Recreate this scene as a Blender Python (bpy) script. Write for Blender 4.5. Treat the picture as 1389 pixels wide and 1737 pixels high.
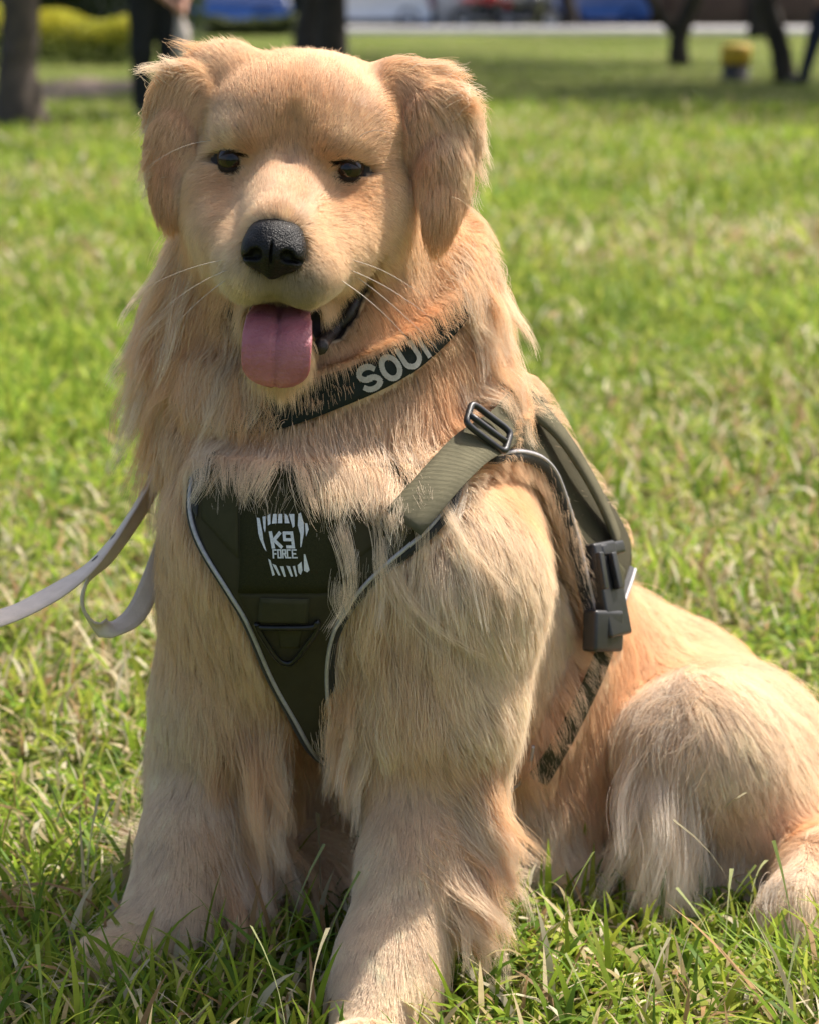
import bpy, bmesh, math, os
import numpy as np
from mathutils import Vector, Matrix

for o in list(bpy.data.objects):
    bpy.data.objects.remove(o)
SC = bpy.context.scene
COL = SC.collection
rng = np.random.default_rng(7)

# ---------------------------------------------------------------- camera
FPX, CX, CY = 3800.0, 694.5, 868.5          # focal length and centre for a 1389 x 1737 frame
PITCH, CAMH = math.radians(12.9), 0.82
cam_d = bpy.data.cameras.new('camera')
cam = bpy.data.objects.new('camera', cam_d); COL.objects.link(cam)
cam.location = (0, 0, CAMH); cam.rotation_euler = (math.pi/2 - PITCH, 0, 0)
cam_d.sensor_fit = 'VERTICAL'; cam_d.sensor_height = 36; cam_d.lens = 36*FPX/1737
cam_d.clip_start = 0.05; cam_d.clip_end = 2000
cam_d.dof.use_dof = True; cam_d.dof.focus_distance = 1.80; cam_d.dof.aperture_fstop = 6.8
SC.camera = cam

# ---------------------------------------------------------------- daylight
SUN_DIR = Vector((0.55, 0.40, 1.05)).normalized()      # towards the sun: high, to the right of the dog and slightly behind it
w = bpy.data.worlds.new('World'); SC.world = w; w.use_nodes = True
nt = w.node_tree; nt.nodes.clear()
sky = nt.nodes.new('ShaderNodeTexSky'); sky.sky_type = 'NISHITA'; sky.sun_disc = False
sky.sun_elevation = math.asin(SUN_DIR.z); sky.sun_rotation = math.atan2(SUN_DIR.x, SUN_DIR.y)
sky.dust_density = 5.0; sky.ozone_density = 0.4
bg = nt.nodes.new('ShaderNodeBackground'); bg.inputs[1].default_value = 0.135
wo = nt.nodes.new('ShaderNodeOutputWorld')
nt.links.new(sky.outputs[0], bg.inputs[0]); nt.links.new(bg.outputs[0], wo.inputs[0])
sun_d = bpy.data.lights.new('sun', 'SUN'); sun_d.energy = 5.0; sun_d.angle = math.radians(0.6)
sun_d.color = (1.0, 0.94, 0.86)
sun = bpy.data.objects.new('sun', sun_d); COL.objects.link(sun)
sun.rotation_euler = SUN_DIR.to_track_quat('Z', 'Y').to_euler()
sun.location = (20, 15, 40)
SC.view_settings.view_transform = 'Standard'; SC.view_settings.look = 'None'
SC.view_settings.exposure = 0.85; SC.view_settings.gamma = 1.0; SC.view_settings.use_curve_mapping = False
SC.render.engine = 'CYCLES'
SC.cycles.use_denoising = True
SC.cycles.max_bounces = 7; SC.cycles.transparent_max_bounces = 8
SC.cycles.diffuse_bounces = 5; SC.cycles.glossy_bounces = 5; SC.cycles.transmission_bounces = 8
SC.cycles.sample_clamp_indirect = 4.0

# ---------------------------------------------------------------- helpers
CP, SP = math.cos(PITCH), math.sin(PITCH)
def ray_dir(px, py):
    a, b = (np.asarray(px, float)-CX)/FPX, (np.asarray(py, float)-CY)/FPX
    return np.stack([a, CP - b*SP, -SP - b*CP], -1)
def W(px, py, y):
    d = ray_dir(px, py); return d*(y/d[..., 1:2] if d.ndim > 1 else y/d[1]) + np.array([0, 0, CAMH])
def G(px, py, z=0.0):
    d = ray_dir(px, py); t = (z-CAMH)/d[..., 2]
    return d*(t[..., None] if d.ndim > 1 else t) + np.array([0, 0, CAMH])
def to_px(p):
    p = np.asarray(p, float); q = p - np.array([0, 0, CAMH])
    zc = q[..., 1]*CP - q[..., 2]*SP; up = q[..., 1]*SP + q[..., 2]*CP
    return np.stack([CX + FPX*q[..., 0]/zc, CY - FPX*up/zc], -1)
CAM_R = np.array([1., 0, 0]); CAM_U = np.array([0, SP, CP]); CAM_F = np.array([0, CP, -SP])
def nrm(v):
    v = np.asarray(v, float); return v/np.maximum(np.linalg.norm(v, axis=-1, keepdims=True), 1e-9)

def tag(o, label=None, cat=None, group=None, kind=None):
    if label: o['label'] = label
    if cat: o['category'] = cat
    if group: o['group'] = group
    if kind: o['kind'] = kind
    return o
def empty(name, loc=(0, 0, 0)):
    o = bpy.data.objects.new(name, None); COL.objects.link(o); o.location = loc
    o.empty_display_size = 0.1; return o
def attach(o, parent):
    o.parent = parent
    if parent is not None:
        o.matrix_parent_inverse = PINV(parent)
def PINV(p):
    m = Matrix.Identity(4)
    while p is not None:
        m = (p.matrix_parent_inverse @ p.matrix_basis) @ m if p.parent else p.matrix_basis @ m
        p = p.parent
    return m.inverted()
def mesh_np(name, verts, faces, mat=None, parent=None, smooth=True, colors=None, cname='col'):
    """verts (n,3); faces: array (m,k) or list of such arrays; colors per vertex (n,3)"""
    me = bpy.data.meshes.new(name)
    fl = faces if isinstance(faces, list) else [faces]
    fl = [np.asarray(f, np.int32) for f in fl if len(f)]
    verts = np.asarray(verts, np.float32)
    me.vertices.add(len(verts)); me.vertices.foreach_set('co', verts.ravel())
    idx = np.concatenate([f.ravel() for f in fl]); tot = np.concatenate([np.full(len(f), f.shape[1], np.int32) for f in fl])
    st = np.concatenate([[0], np.cumsum(tot)[:-1]]).astype(np.int32)
    me.loops.add(len(idx)); me.loops.foreach_set('vertex_index', idx)
    me.polygons.add(len(tot)); me.polygons.foreach_set('loop_start', st); me.polygons.foreach_set('loop_total', tot)
    me.update(calc_edges=True)
    if smooth: me.polygons.foreach_set('use_smooth', np.ones(len(tot), bool))
    if colors is not None:
        a = me.attributes.new(cname, 'FLOAT_COLOR', 'POINT')
        c = np.ones((len(verts), 4), np.float32); c[:, :3] = colors; a.data.foreach_set('color', c.ravel())
    me.validate()
    o = bpy.data.objects.new(name, me); COL.objects.link(o)
    if mat: me.materials.append(mat)
    if parent: attach(o, parent)
    return o
def catmull(P, n, closed=False):
    P = np.asarray(P, float); m = len(P)
    if closed: Q = np.concatenate([P[-1:], P, P[:2]]); segs = m
    else: Q = np.concatenate([2*P[:1]-P[1:2], P, 2*P[-1:]-P[-2:-1]]); segs = m-1
    u = np.linspace(0, segs, n, endpoint=not closed); i = np.minimum(u.astype(int), segs-1); t = (u-i)[:, None]
    p0, p1, p2, p3 = Q[i], Q[i+1], Q[i+2], Q[i+3]
    return .5*((2*p1)+(-p0+p2)*t+(2*p0-5*p1+4*p2-p3)*t*t+(-p0+3*p1-3*p2+p3)*t**3)
def resample(P, n):
    P = np.asarray(P, float); L = np.concatenate([[0], np.cumsum(np.linalg.norm(np.diff(P, axis=0), axis=1))])
    u = np.linspace(0, L[-1], n); return np.stack([np.interp(u, L, P[:, k]) for k in range(P.shape[1])], -1)
def tube_data(P, r, sides=8, closed=False):
    P = np.asarray(P, float); n = len(P); r = np.broadcast_to(np.asarray(r, float), (n,))
    T = nrm(np.gradient(P, axis=0)) if not closed else nrm(np.roll(P, -1, 0)-np.roll(P, 1, 0))
    up = np.array([0.31, 0.2, 1.0]); N = nrm(np.cross(T, up)); 
    for i in range(1, n):                                   # parallel transport
        v = N[i-1]-T[i]*np.dot(N[i-1], T[i]); N[i] = v/max(np.linalg.norm(v), 1e-9)
    B = np.cross(T, N); a = np.linspace(0, 2*math.pi, sides, endpoint=False)
    V = P[:, None]+(N[:, None]*np.cos(a)[None, :, None]+B[:, None]*np.sin(a)[None, :, None])*r[:, None, None]
    V = V.reshape(-1, 3); F = []
    rows = n if closed else n-1
    for i in range(rows):
        j = (i+1) % n
        for k in range(sides):
            F.append((i*sides+k, i*sides+(k+1) % sides, j*sides+(k+1) % sides, j*sides+k))
    fl = [np.array(F)]
    if not closed:
        fl.append(np.array([list(range(sides))[::-1], [(n-1)*sides+k for k in range(sides)]]))
    return V, fl
def tube(name, P, r, mat, parent=None, sides=8, closed=False):
    V, F = tube_data(P, r, sides, closed); return mesh_np(name, V, F, mat, parent)

# ---------------------------------------------------------------- materials
def new_mat(name):
    m = bpy.data.materials.new(name); m.use_nodes = True; n = m.node_tree; n.nodes.clear()
    out = n.nodes.new('ShaderNodeOutputMaterial'); return m, n, out
def ramp(n, stops, fac=None):
    r = n.nodes.new('ShaderNodeValToRGB'); cr = r.color_ramp
    while len(cr.elements) < len(stops): cr.elements.new(0.5)
    for e, (p, c) in zip(cr.elements, stops): e.position = p; e.color = (*c, 1)
    if fac is not None: n.links.new(fac, r.inputs[0])
    return r
def noise(n, scale, detail=4, rough=.6, coords='Object'):
    tc = n.nodes.new('ShaderNodeTexCoord'); t = n.nodes.new('ShaderNodeTexNoise')
    t.inputs['Scale'].default_value = scale; t.inputs['Detail'].default_value = detail; t.inputs['Roughness'].default_value = rough
    n.links.new(tc.outputs[coords], t.inputs['Vector']); return t
def pmat(name, c1, c2=None, scale=40, rough=.6, bump=0, bscale=200, metal=0, spec=.5, coat=0, sheen=0, detail=4):
    m, n, out = new_mat(name); b = n.nodes.new('ShaderNodeBsdfPrincipled')
    b.inputs['Roughness'].default_value = rough; b.inputs['Metallic'].default_value = metal
    b.inputs['Specular IOR Level'].default_value = spec; b.inputs['Coat Weight'].default_value = coat
    b.inputs['Sheen Weight'].default_value = sheen
    if c2 is None: c2 = tuple(x*.8 for x in c1)
    t = noise(n, scale, detail); r = ramp(n, [(.35, c1), (.65, c2)], t.outputs[0]); n.links.new(r.outputs[0], b.inputs[0])
    if bump:
        t2 = noise(n, bscale, 3); bp = n.nodes.new('ShaderNodeBump'); bp.inputs['Strength'].default_value = bump
        bp.inputs['Distance'].default_value = .002
        n.links.new(t2.outputs[0], bp.inputs['Height']); n.links.new(bp.outputs[0], b.inputs['Normal'])
    n.links.new(b.outputs[0], out.inputs[0]); return m
# ---------------------------------------------------------------- ground, street and pavement
def ground_mat():
    m, n, out = new_mat('lawn_soil'); b = n.nodes.new('ShaderNodeBsdfPrincipled'); b.inputs['Roughness'].default_value = .95; b.inputs['Specular IOR Level'].default_value = .1
    t1 = noise(n, .35, 5); t2 = noise(n, 14, 6, .7); mm = n.nodes.new('ShaderNodeMath'); mm.operation = 'MULTIPLY_ADD'; mm.inputs[1].default_value = .55
    n.links.new(t1.outputs[0], mm.inputs[0]); n.links.new(t2.outputs[0], mm.inputs[2])
    r = ramp(n, [(.45, (.040, .062, .010)), (.68, (.070, .098, .016)), (.85, (.12, .13, .035))], mm.outputs[0])
    # bare earth and thatch between the blades close by
    n.links.new(r.outputs[0], b.inputs[0])
    bp = n.nodes.new('ShaderNodeBump'); bp.inputs['Strength'].default_value = .8; bp.inputs['Distance'].default_value = .03; n.links.new(t2.outputs[0], bp.inputs['Height']); n.links.new(bp.outputs[0], b.inputs['Normal'])
    n.links.new(b.outputs[0], out.inputs[0]); return m
def sheet(name, x0, x1, y0, y1, z, mat, kind='structure'):
    o = mesh_np(name, [(x0, y0, z), (x1, y0, z), (x1, y1, z), (x0, y1, z)], np.array([[0, 1, 2, 3]]), mat, smooth=False); return tag(o, kind=kind)
def boxv(x0, x1, y0, y1, z0, z1):
    V = np.array([(x, y, z) for z in (z0, z1) for y in (y0, y1) for x in (x0, x1)], float); F = np.array([(0, 2, 3, 1), (4, 5, 7, 6), (0, 1, 5, 4), (2, 6, 7, 3), (0, 4, 6, 2), (1, 3, 7, 5)]); return V, F
def box(name, x0, x1, y0, y1, z0, z1, mat, parent=None, bev=0.):
    V, F = boxv(x0, x1, y0, y1, z0, z1); o = mesh_np(name, V, F, mat, parent, smooth=False)
    if bev:
        bm = bmesh.new(); bm.from_mesh(o.data); bmesh.ops.bevel(bm, geom=bm.edges[:], offset=bev, segments=2, affect='EDGES'); bm.to_mesh(o.data); bm.free()
    return o
sheet('ground', -400, 400, -20, 900, 0, ground_mat())
tag(box('pavement', -150, 150, 55, 59.5, -.2, .13, pmat('paving', (.42, .40, .39), (.34, .33, .32), 3, .85, .3, 20)), kind='structure')
sheet('street', -150, 150, 59.5, 72, .004, pmat('asphalt', (.06, .06, .06), (.045, .045, .048), 5, .9, .4, 60))
# ---------------------------------------------------------------- grass
def fbm(x, y, s, seed):
    r = np.random.default_rng(seed); v = np.zeros_like(x)
    for o in range(3):
        for _ in range(5):
            a = r.uniform(0, 2*math.pi); k = s*2**o*r.uniform(.7, 1.4); v += np.sin((x*math.cos(a)+y*math.sin(a))*k+r.uniform(0, 6.3))/(2**o)
    return v/4.5
def grass_zone(y0, y1, dens, lmin, lmax, wid, segs, seed, margin=.6):
    r = np.random.default_rng(seed); wmax = .28*y1+margin; area = (y1-y0)*2*wmax; n = int(area*dens); x = r.uniform(-wmax, wmax, n); y = r.uniform(y0, y1, n); k = np.abs(x) < .28*y+margin
    x, y = x[k], y[k]; n = len(x); patch = fbm(x, y, 2.2, 3); dry = fbm(x, y, 1.4, 8)+.25*fbm(x, y, 9, 12); tuft = np.clip(fbm(x, y, 6.0, 5)*.5+.75, .4, 1.4)
    L = r.uniform(lmin, lmax, n)*tuft*r.choice([.55, .8, 1, 1.25], n); w = wid*r.uniform(.55, 1.3, n); a = r.uniform(0, 2*math.pi, n); lean = np.abs(r.normal(.45, .4, n)); curl = r.uniform(.2, 1.9, n)
    flat = r.random(n) < .22; lean = np.where(flat, r.uniform(1.0, 1.45, n), lean)
    t = np.linspace(0, 1, segs+1); ang = lean[:, None]+curl[:, None]*t[None]**1.3; ds = (L/segs)[:, None]
    hx = np.concatenate([np.zeros((n, 1)), np.cumsum(np.sin(ang[:, 1:])*ds, 1)], 1); hz = np.concatenate([np.zeros((n, 1)), np.cumsum(np.cos(ang[:, 1:])*ds, 1)], 1); hz = np.maximum(hz, .002+.004*t[None])
    tw = a+math.pi/2+r.normal(0, .5, n); C = np.stack([x[:, None]+hx*np.cos(a)[:, None], y[:, None]+hx*np.sin(a)[:, None], hz], -1)
    prof = np.clip(1.15*(1-t**2.2), .0, 1)*np.clip(.55+t*2, 0, 1); S = np.stack([np.cos(tw), np.sin(tw), r.normal(0, .25, n)], -1); off = S[:, None]*(prof[None]*w[:, None]*.5)[..., None]
    base = np.array([(.145, .225, .018), (.20, .285, .024), (.095, .17, .020), (.28, .325, .034)]); c = base[r.integers(0, 4, n)]*(1+.22*patch)[:, None]*r.uniform(.75, 1.25, (n, 1))
    straw = np.array([(.50, .41, .24), (.40, .32, .16), (.56, .50, .34), (.34, .21, .10)])[r.integers(0, 4, n)]*r.uniform(.7, 1.15, (n, 1)); pd = np.clip(.16+.34*dry, .05, .7); isd = r.random(n) < pd; c[isd] = straw[isd]
    y_ = r.random(n) < .10; c[y_] = np.array([.26, .30, .05])*r.uniform(.8, 1.1, (y_.sum(), 1))
    return C, off, c, np.minimum(L, 1)
GRASS = []
def add_grass(*a, **k):
    C, off, c, L = grass_zone(*a, **k); GRASS.append((C, off, c))
def grass_mesh(name, zones, mat):
    V, F, Cc = [], [], []; b = 0
    for C, off, c in zones:
        n, m = C.shape[:2]; v = np.stack([C-off, C+off], 2); v = v.reshape(-1, 3); I = b+np.arange(n*m*2).reshape(n, m, 2)
        F.append(np.stack([I[:, :-1, 0], I[:, :-1, 1], I[:, 1:, 1], I[:, 1:, 0]], -1).reshape(-1, 4)); V.append(v); Cc.append(np.repeat(c, m*2, 0)); b += len(v)
    return mesh_np(name, np.concatenate(V), np.concatenate(F), mat, None, True, np.concatenate(Cc))
def leaf_mat(name, trans=.4, rough=.5, spec=.10):
    m, n, out = new_mat(name); at = n.nodes.new('ShaderNodeAttribute'); at.attribute_name = 'col'; p = n.nodes.new('ShaderNodeBsdfPrincipled'); tr = n.nodes.new('ShaderNodeBsdfTranslucent')
    p.inputs['Roughness'].default_value = rough; p.inputs['Specular IOR Level'].default_value = spec; t = noise(n, 120, 3); hs = n.nodes.new('ShaderNodeHueSaturation'); mr = n.nodes.new('ShaderNodeMapRange'); mr.inputs[3].default_value = .75; mr.inputs[4].default_value = 1.25
    n.links.new(t.outputs[0], mr.inputs[0]); n.links.new(mr.outputs[0], hs.inputs['Value']); n.links.new(at.outputs['Color'], hs.inputs['Color'])
    n.links.new(hs.outputs[0], p.inputs[0]); g = n.nodes.new('ShaderNodeGamma'); g.inputs[1].default_value = .8; n.links.new(hs.outputs[0], g.inputs[0]); n.links.new(g.outputs[0], tr.inputs[0])
    mx = n.nodes.new('ShaderNodeMixShader'); mx.inputs[0].default_value = trans; n.links.new(p.outputs[0], mx.inputs[1]); n.links.new(tr.outputs[0], mx.inputs[2]); n.links.new(mx.outputs[0], out.inputs[0]); return m
M_GRASS = leaf_mat('grass_blade', .42)
def plant_lawn():
    zs = []
    for a in ((1.25, 2.4, 14000, .05, .115, .0052, 5, 1), (2.4, 3.6, 8000, .05, .11, .0062, 4, 2), (3.6, 7.0, 3900, .06, .12, .0082, 3, 3), (7.0, 17.5, 1300, .07, .15, .013, 3, 4)):
        C, off, c, L = grass_zone(*a); pb = C[:, 0].copy(); pb[:, 2] = .02
        ok = tri(VOL, pb) > .004; zs.append((C[ok], off[ok], c[ok]))
    for a in ((1.45, 1.95, 2600, .09, .15, .0058, 6, 21),):
        C, off, c, L = grass_zone(*a); pb = C[:, 0].copy(); pb[:, 2] = .015; ok = tri(VOL, pb) > .002; zs.append((C[ok], off[ok], c[ok]))
    C, off, c, L = grass_zone(1.60, 1.83, 12000, .09, .16, .0052, 6, 22); pb = C[:, 0].copy(); pb[:, 2] = .015; ok = (tri(VOL, pb) > .002) & ((np.abs(pb[:, 0]+.26) < .13) | (pb[:, 0] > .30)); zs.append((C[ok], off[ok], c[ok]))
    r = np.random.default_rng(77); n = 70                       # thin seed stalks standing above the blades near the dog
    x, y = r.uniform(-.45, .5, n), r.uniform(1.5, 2.0, n); t = np.linspace(0, 1, 7)[None]; L = r.uniform(.07, .15, n)[:, None]; a = r.uniform(0, 6.28, n)[:, None]; bend = r.uniform(.1, .6, n)[:, None]
    C = np.stack([x[:, None]+np.cos(a)*bend*L*t**2, y[:, None]+np.sin(a)*bend*L*t**2, L*t*(1-.25*bend*t)], -1); wv = np.where(t > .72, .0028*(1+.4*np.sin(t*90)), .0011)*np.ones((n, 1))
    ok = tri(VOL, C[:, 0]+np.array([0, 0, .02])) > .01; S = np.stack([np.cos(a[:, 0]+1.5), np.sin(a[:, 0]+1.5), 0*a[:, 0]], -1)
    cs = np.array([(.30, .33, .14), (.42, .38, .24), (.22, .28, .08)])[r.integers(0, 3, n)]; zs.append((C[ok], (S[:, None]*wv[..., None]*.5)[ok], cs[ok]))
    tag(grass_mesh('grass', zs, M_GRASS), 'sunlit green lawn grass with straw coloured blades', 'grass', kind='stuff')
    C, off, c, L = grass_zone(17.5, 50, 130, .03, .06, .02, 2, 9); fz = [(C, off, c*np.array([.62, .66, .6]))]  # mown blades, their colour darkened to deepen the tree shade here
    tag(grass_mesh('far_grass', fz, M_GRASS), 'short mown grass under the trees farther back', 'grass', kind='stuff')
# ---------------------------------------------------------------- the dog: one continuous body grown from a distance field
VH = 0.0045
VO = np.array([-0.42, 1.50, -0.03]); VN = np.ceil((np.array([0.60, 2.50, 0.84])-VO)/VH).astype(int)
VOL = np.full(VN, 0.06, np.float32)
def _sub(lo, hi):
    a = np.clip(np.floor((lo-VO)/VH).astype(int), 0, VN); b = np.clip(np.ceil((hi-VO)/VH).astype(int)+1, 0, VN)
    sl = tuple(slice(i, j) for i, j in zip(a, b))
    ax = [VO[k]+VH*np.arange(a[k], b[k], dtype=np.float32) for k in range(3)]
    return sl, np.stack(np.meshgrid(*ax, indexing='ij'), -1).astype(np.float32)
def _smin(a, b, k):
    h = np.clip(.5+.5*(b-a)/k, 0, 1); return b+(a-b)*h-k*h*(1-h)
def add_d(sl, d, k): VOL[sl] = _smin(VOL[sl], d.astype(np.float32), k)
def cut_d(sl, d, k): VOL[sl] = -_smin(-VOL[sl], d.astype(np.float32), k)
def rc_d(p, a, b, r1, r2):
    ba = b-a; t = np.clip(((p-a)@ba)/max(float(ba@ba), 1e-9), 0, 1)
    return np.linalg.norm(p-a-t[..., None]*ba, axis=-1)-(r1+(r2-r1)*t)
def cone(a, b, r1, r2, k=.03, cut=False):
    a, b = np.asarray(a, np.float32), np.asarray(b, np.float32); m = max(r1, r2)+k+.065
    sl, p = _sub(np.minimum(a, b)-m, np.maximum(a, b)+m); (cut_d if cut else add_d)(sl, rc_d(p, a, b, r1, r2), k)
def chain(pts, k=.03):
    for (a, r1), (b, r2) in zip(pts[:-1], pts[1:]): cone(a, b, r1, r2, k)
def ell(c, r, R=None, k=.03, cut=False):
    """R: 3x3 whose columns are the ellipsoid's axes"""
    c = np.asarray(c, np.float32); r = np.asarray(r, np.float32); m = max(r)+k+.065
    sl, p = _sub(c-m, c+m); q = p-c
    if R is not None: q = q@np.asarray(R, np.float32)
    k0 = np.linalg.norm(q/r, axis=-1); k1 = np.linalg.norm(q/(r*r), axis=-1)
    d = k0*(k0-1)/np.maximum(k1, 1e-6); (cut_d if cut else add_d)(sl, d, k)
def tri(V, p, o=VO, h=VH):
    q = (np.asarray(p)-o)/h; n = np.array(V.shape[:3]); q = np.clip(q, 0, n-1.001); i = q.astype(int); f = q-i
    if V.ndim == 4: f = f[..., None, :]
    def g(a, b, c): return V[i[..., 0]+a, i[..., 1]+b, i[..., 2]+c]
    fx, fy, fz = f[..., 0], f[..., 1], f[..., 2]
    return ((g(0,0,0)*(1-fx)+g(1,0,0)*fx)*(1-fy)+(g(0,1,0)*(1-fx)+g(1,1,0)*fx)*fy)*(1-fz) + \
           ((g(0,0,1)*(1-fx)+g(1,0,1)*fx)*(1-fy)+(g(0,1,1)*(1-fx)+g(1,1,1)*fx)*fy)*fz
def grad(V, p, e=.006):
    p = np.asarray(p, float); out = []
    for k in range(3):
        d = np.zeros(3); d[k] = e; out.append(tri(V, p+d)-tri(V, p-d))
    return nrm(np.stack(out, -1))
def snap(V, p, off=0., it=6):
    p = np.array(p, float)
    for _ in range(it): p = p-grad(V, p)*np.clip(tri(V, p)-off, -.02, .02)[..., None]
    return p
def hit(V, px, py, off=0., y0=1.45, y1=2.45):
    """where the view ray through these photograph pixels meets the body; nan when it misses"""
    px, py = np.atleast_1d(np.asarray(px, float)), np.atleast_1d(np.asarray(py, float)); d = ray_dir(px, py)
    ys = np.arange(y0, y1, .003); P = d[:, None, :]*(ys[None, :, None]/d[:, None, 1:2])+np.array([0, 0, CAMH])
    s = tri(V, P)-off; ins = s < 0; j = ins.argmax(1); ok = ins.any(1); j = np.maximum(j, 1); a = np.arange(len(px))
    t = s[a, j-1]/np.maximum(s[a, j-1]-s[a, j], 1e-6); y = ys[j-1]+t*(ys[j]-ys[j-1])
    out = d*(y/d[:, 1])[:, None]+np.array([0, 0, CAMH]); out[~ok] = np.nan; return out

# --- trunk
YAW = math.radians(35); DF = np.array([-math.sin(YAW), -math.cos(YAW), 0]); DL = np.array([math.cos(YAW), -math.sin(YAW), 0])
chain([(W(520, 905, 1.89), .100), (W(640, 970, 1.98), .126), (W(825, 1085, 2.10), .116), (W(1000, 1190, 2.20), .102), (W(1100, 1245, 2.26), .106)], .06)
chain([(W(540, 420, 1.955), .095), (W(553, 570, 1.965), .122), (W(578, 740, 1.975), .126), (W(650, 900, 1.98), .12)], .05)     # neck
cone(W(480, 900, 1.86), W(520, 1130, 1.90), .085, .06, .05)      # breastbone
cone(W(660, 1080, 1.98), W(900, 1290, 2.10), .085, .075, .06)    # brisket to belly
cone(W(900, 1290, 2.10), W(1050, 1340, 2.20), .075, .07, .06)
cone(W(905, 1375, 2.05), W(1060, 1400, 2.13), .055, .062, .05)
cone(W(770, 770, 2.05), W(862, 935, 2.13), .075, .078, .06)      # withers and back
# --- forelegs: dog's left, then right
chain([(W(735, 860, 1.93), .075), (W(758, 980, 1.84), .072), (W(752, 1185, 1.83), .056), (W(742, 1330, 1.835), .043),
       (W(708, 1470, 1.79), .037), (W(655, 1640, 1.73), .031), (W(632, 1760, 1.675), .031)], .04)
chain([(W(440, 900, 1.95), .068), (W(425, 1010, 1.90), .062), (W(385, 1180, 1.91), .054), (W(365, 1290, 1.93), .046),
       (W(325, 1440, 1.865), .034), (W(285, 1565, 1.83), .027), (W(255, 1625, 1.815), .026)], .04)
def paw(c, fwd, s=1.0):
    f = nrm(np.array([fwd[0], fwd[1], 0])); l = np.array([-f[1], f[0], 0]); c = np.array([c[0], c[1], 0.0])
    R = np.stack([f, l, [0, 0, 1]], 1)
    ell(c+f*.012*s+[0, 0, .026*s], (.048*s, .042*s, .026*s), R, .02)
    for u, e in ((-.030, .028), (-.011, .042), (.011, .042), (.030, .028)):
        ell(c+f*e*s+l*u*s+[0, 0, .020*s], (.022*s, .0125*s, .018*s), R, .006)
PAW_L, PAW_R = G(622, 1835), G(222, 1648)
paw(PAW_L, (-.25, -1), .88); paw(PAW_R, (-.8, -.6), .72)
# --- hind leg on the dog's left (thigh, stifle, shank, foot), and the far one
chain([(W(1155, 1235, 2.20), .095), (W(1235, 1290, 2.09), .078), (W(1200, 1268, 2.01), .062)], .05)
ell(W(1270, 1335, 2.09), (.068, .095, .085), None, .05)
HOCK, TOE = np.array([.470, 2.05, .045]), G(1362, 1596)
chain([(W(1200, 1278, 2.005), .056), (W(1275, 1400, 2.02), .048), (W(1350, 1480, 2.02), .040), (HOCK, .034)], .04)
chain([(HOCK, .034), (TOE+[.03, .06, .035], .034), (TOE+[0, 0, .03], .034)], .03); paw(TOE, (-.3, -1), .74)
chain([(np.array([.02, 2.30, .17]), .11), (np.array([-.05, 2.16, .15]), .085), (np.array([-.085, 2.08, .09]), .05), (np.array([-.09, 2.02, .03]), .032)], .05)
paw(np.array([-.10, 1.985, 0]), (-.5, -1), .95)
# --- tail, lying on the grass round the far side
TAIL = catmull([(.22, 2.36, .10), (.12, 2.44, .05), (-.06, 2.38, .035), (-.15, 2.22, .018), (-.20, 2.07, .014), (-.232, 2.00, .016)], 14)
chain([(p, r) for p, r in zip(TAIL, np.linspace(.034, .004, 14))], .02)

# --- head, in its own frame: x to the dog's left (picture right), y forward, z up, origin between the eyes
hy, hr = math.radians(4), math.radians(4.2)
h_f = np.array([-math.sin(hy), -math.cos(hy), 0]); h_x = np.array([math.cos(hy), -math.sin(hy), 0]); h_z = np.array([0, 0, 1.])
h_x, h_z = h_x*math.cos(hr)-h_z*math.sin(hr), h_z*math.cos(hr)+h_x*math.sin(hr)
HR = np.stack([h_x, h_f, h_z], 1); HO = W(490, 279, 1.815)
def H(x, y, z): return HO+HR@np.array([x, y, z], float)
def HV(P): return HO+np.asarray(P, float)@HR.T
def hell(c, r, k=.015, cut=False, rx=0, rz=0, ry=0):
    cx, sx, cz, sz, cy, sy = math.cos(rx), math.sin(rx), math.cos(rz), math.sin(rz), math.cos(ry), math.sin(ry)
    R = np.array([[cz, -sz, 0], [sz, cz, 0], [0, 0, 1]])@np.array([[1, 0, 0], [0, cx, -sx], [0, sx, cx]])@np.array([[cy, 0, sy], [0, 1, 0], [-sy, 0, cy]])
    ell(H(*c), r, HR@R, k, cut)
def hcone(a, b, r1, r2, k=.015, cut=False): cone(H(*a), H(*b), r1, r2, k, cut)
MX = .004                                                       # the muzzle sits a touch to the dog's left of the skull's midline
hell((.006, -.088, .024), (.086, .086, .060), .02)             # skull
hell((.003, -.046, .022), (.066, .045, .047), .025)            # forehead
for s in (-1, 1):
    hell((s*.035, -.016, .020), (.026, .017, .012), .012, rz=-s*.35)  # brow
    hell((s*.058+.002, -.052, -.030), (.034, .042, .036), .022)       # cheekbone
    hell((s*.052+.002, -.068, -.062), (.036, .044, .034), .022)       # cheek
    hell((s*.020+MX, .056, -.078), (.0225, .033, .024), .009)  # flews
    hell((s*.033+MX*.6, .012, -.070), (.020, .044, .024), .022)
    hell((s*.049, -.018, -.056), (.024, .042, .026), .03)
hcone((0, -.02, -.030), (MX, .066, -.054), .038, .025, .018)   # muzzle
hcone((0, -.01, -.012), (MX, .076, -.038), .020, .015, .016)   # bridge
hell((MX, .084, -.106), (.020, .024, .012), .008, True)        # cleft under the nose
hcone((.003, -.05, -.100), (.007, .040, -.136), .040, .027, .012)   # lower jaw
cone(H(.004, -.115, -.04), W(555, 520, 1.97), .082, .09, .04)  # throat
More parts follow.
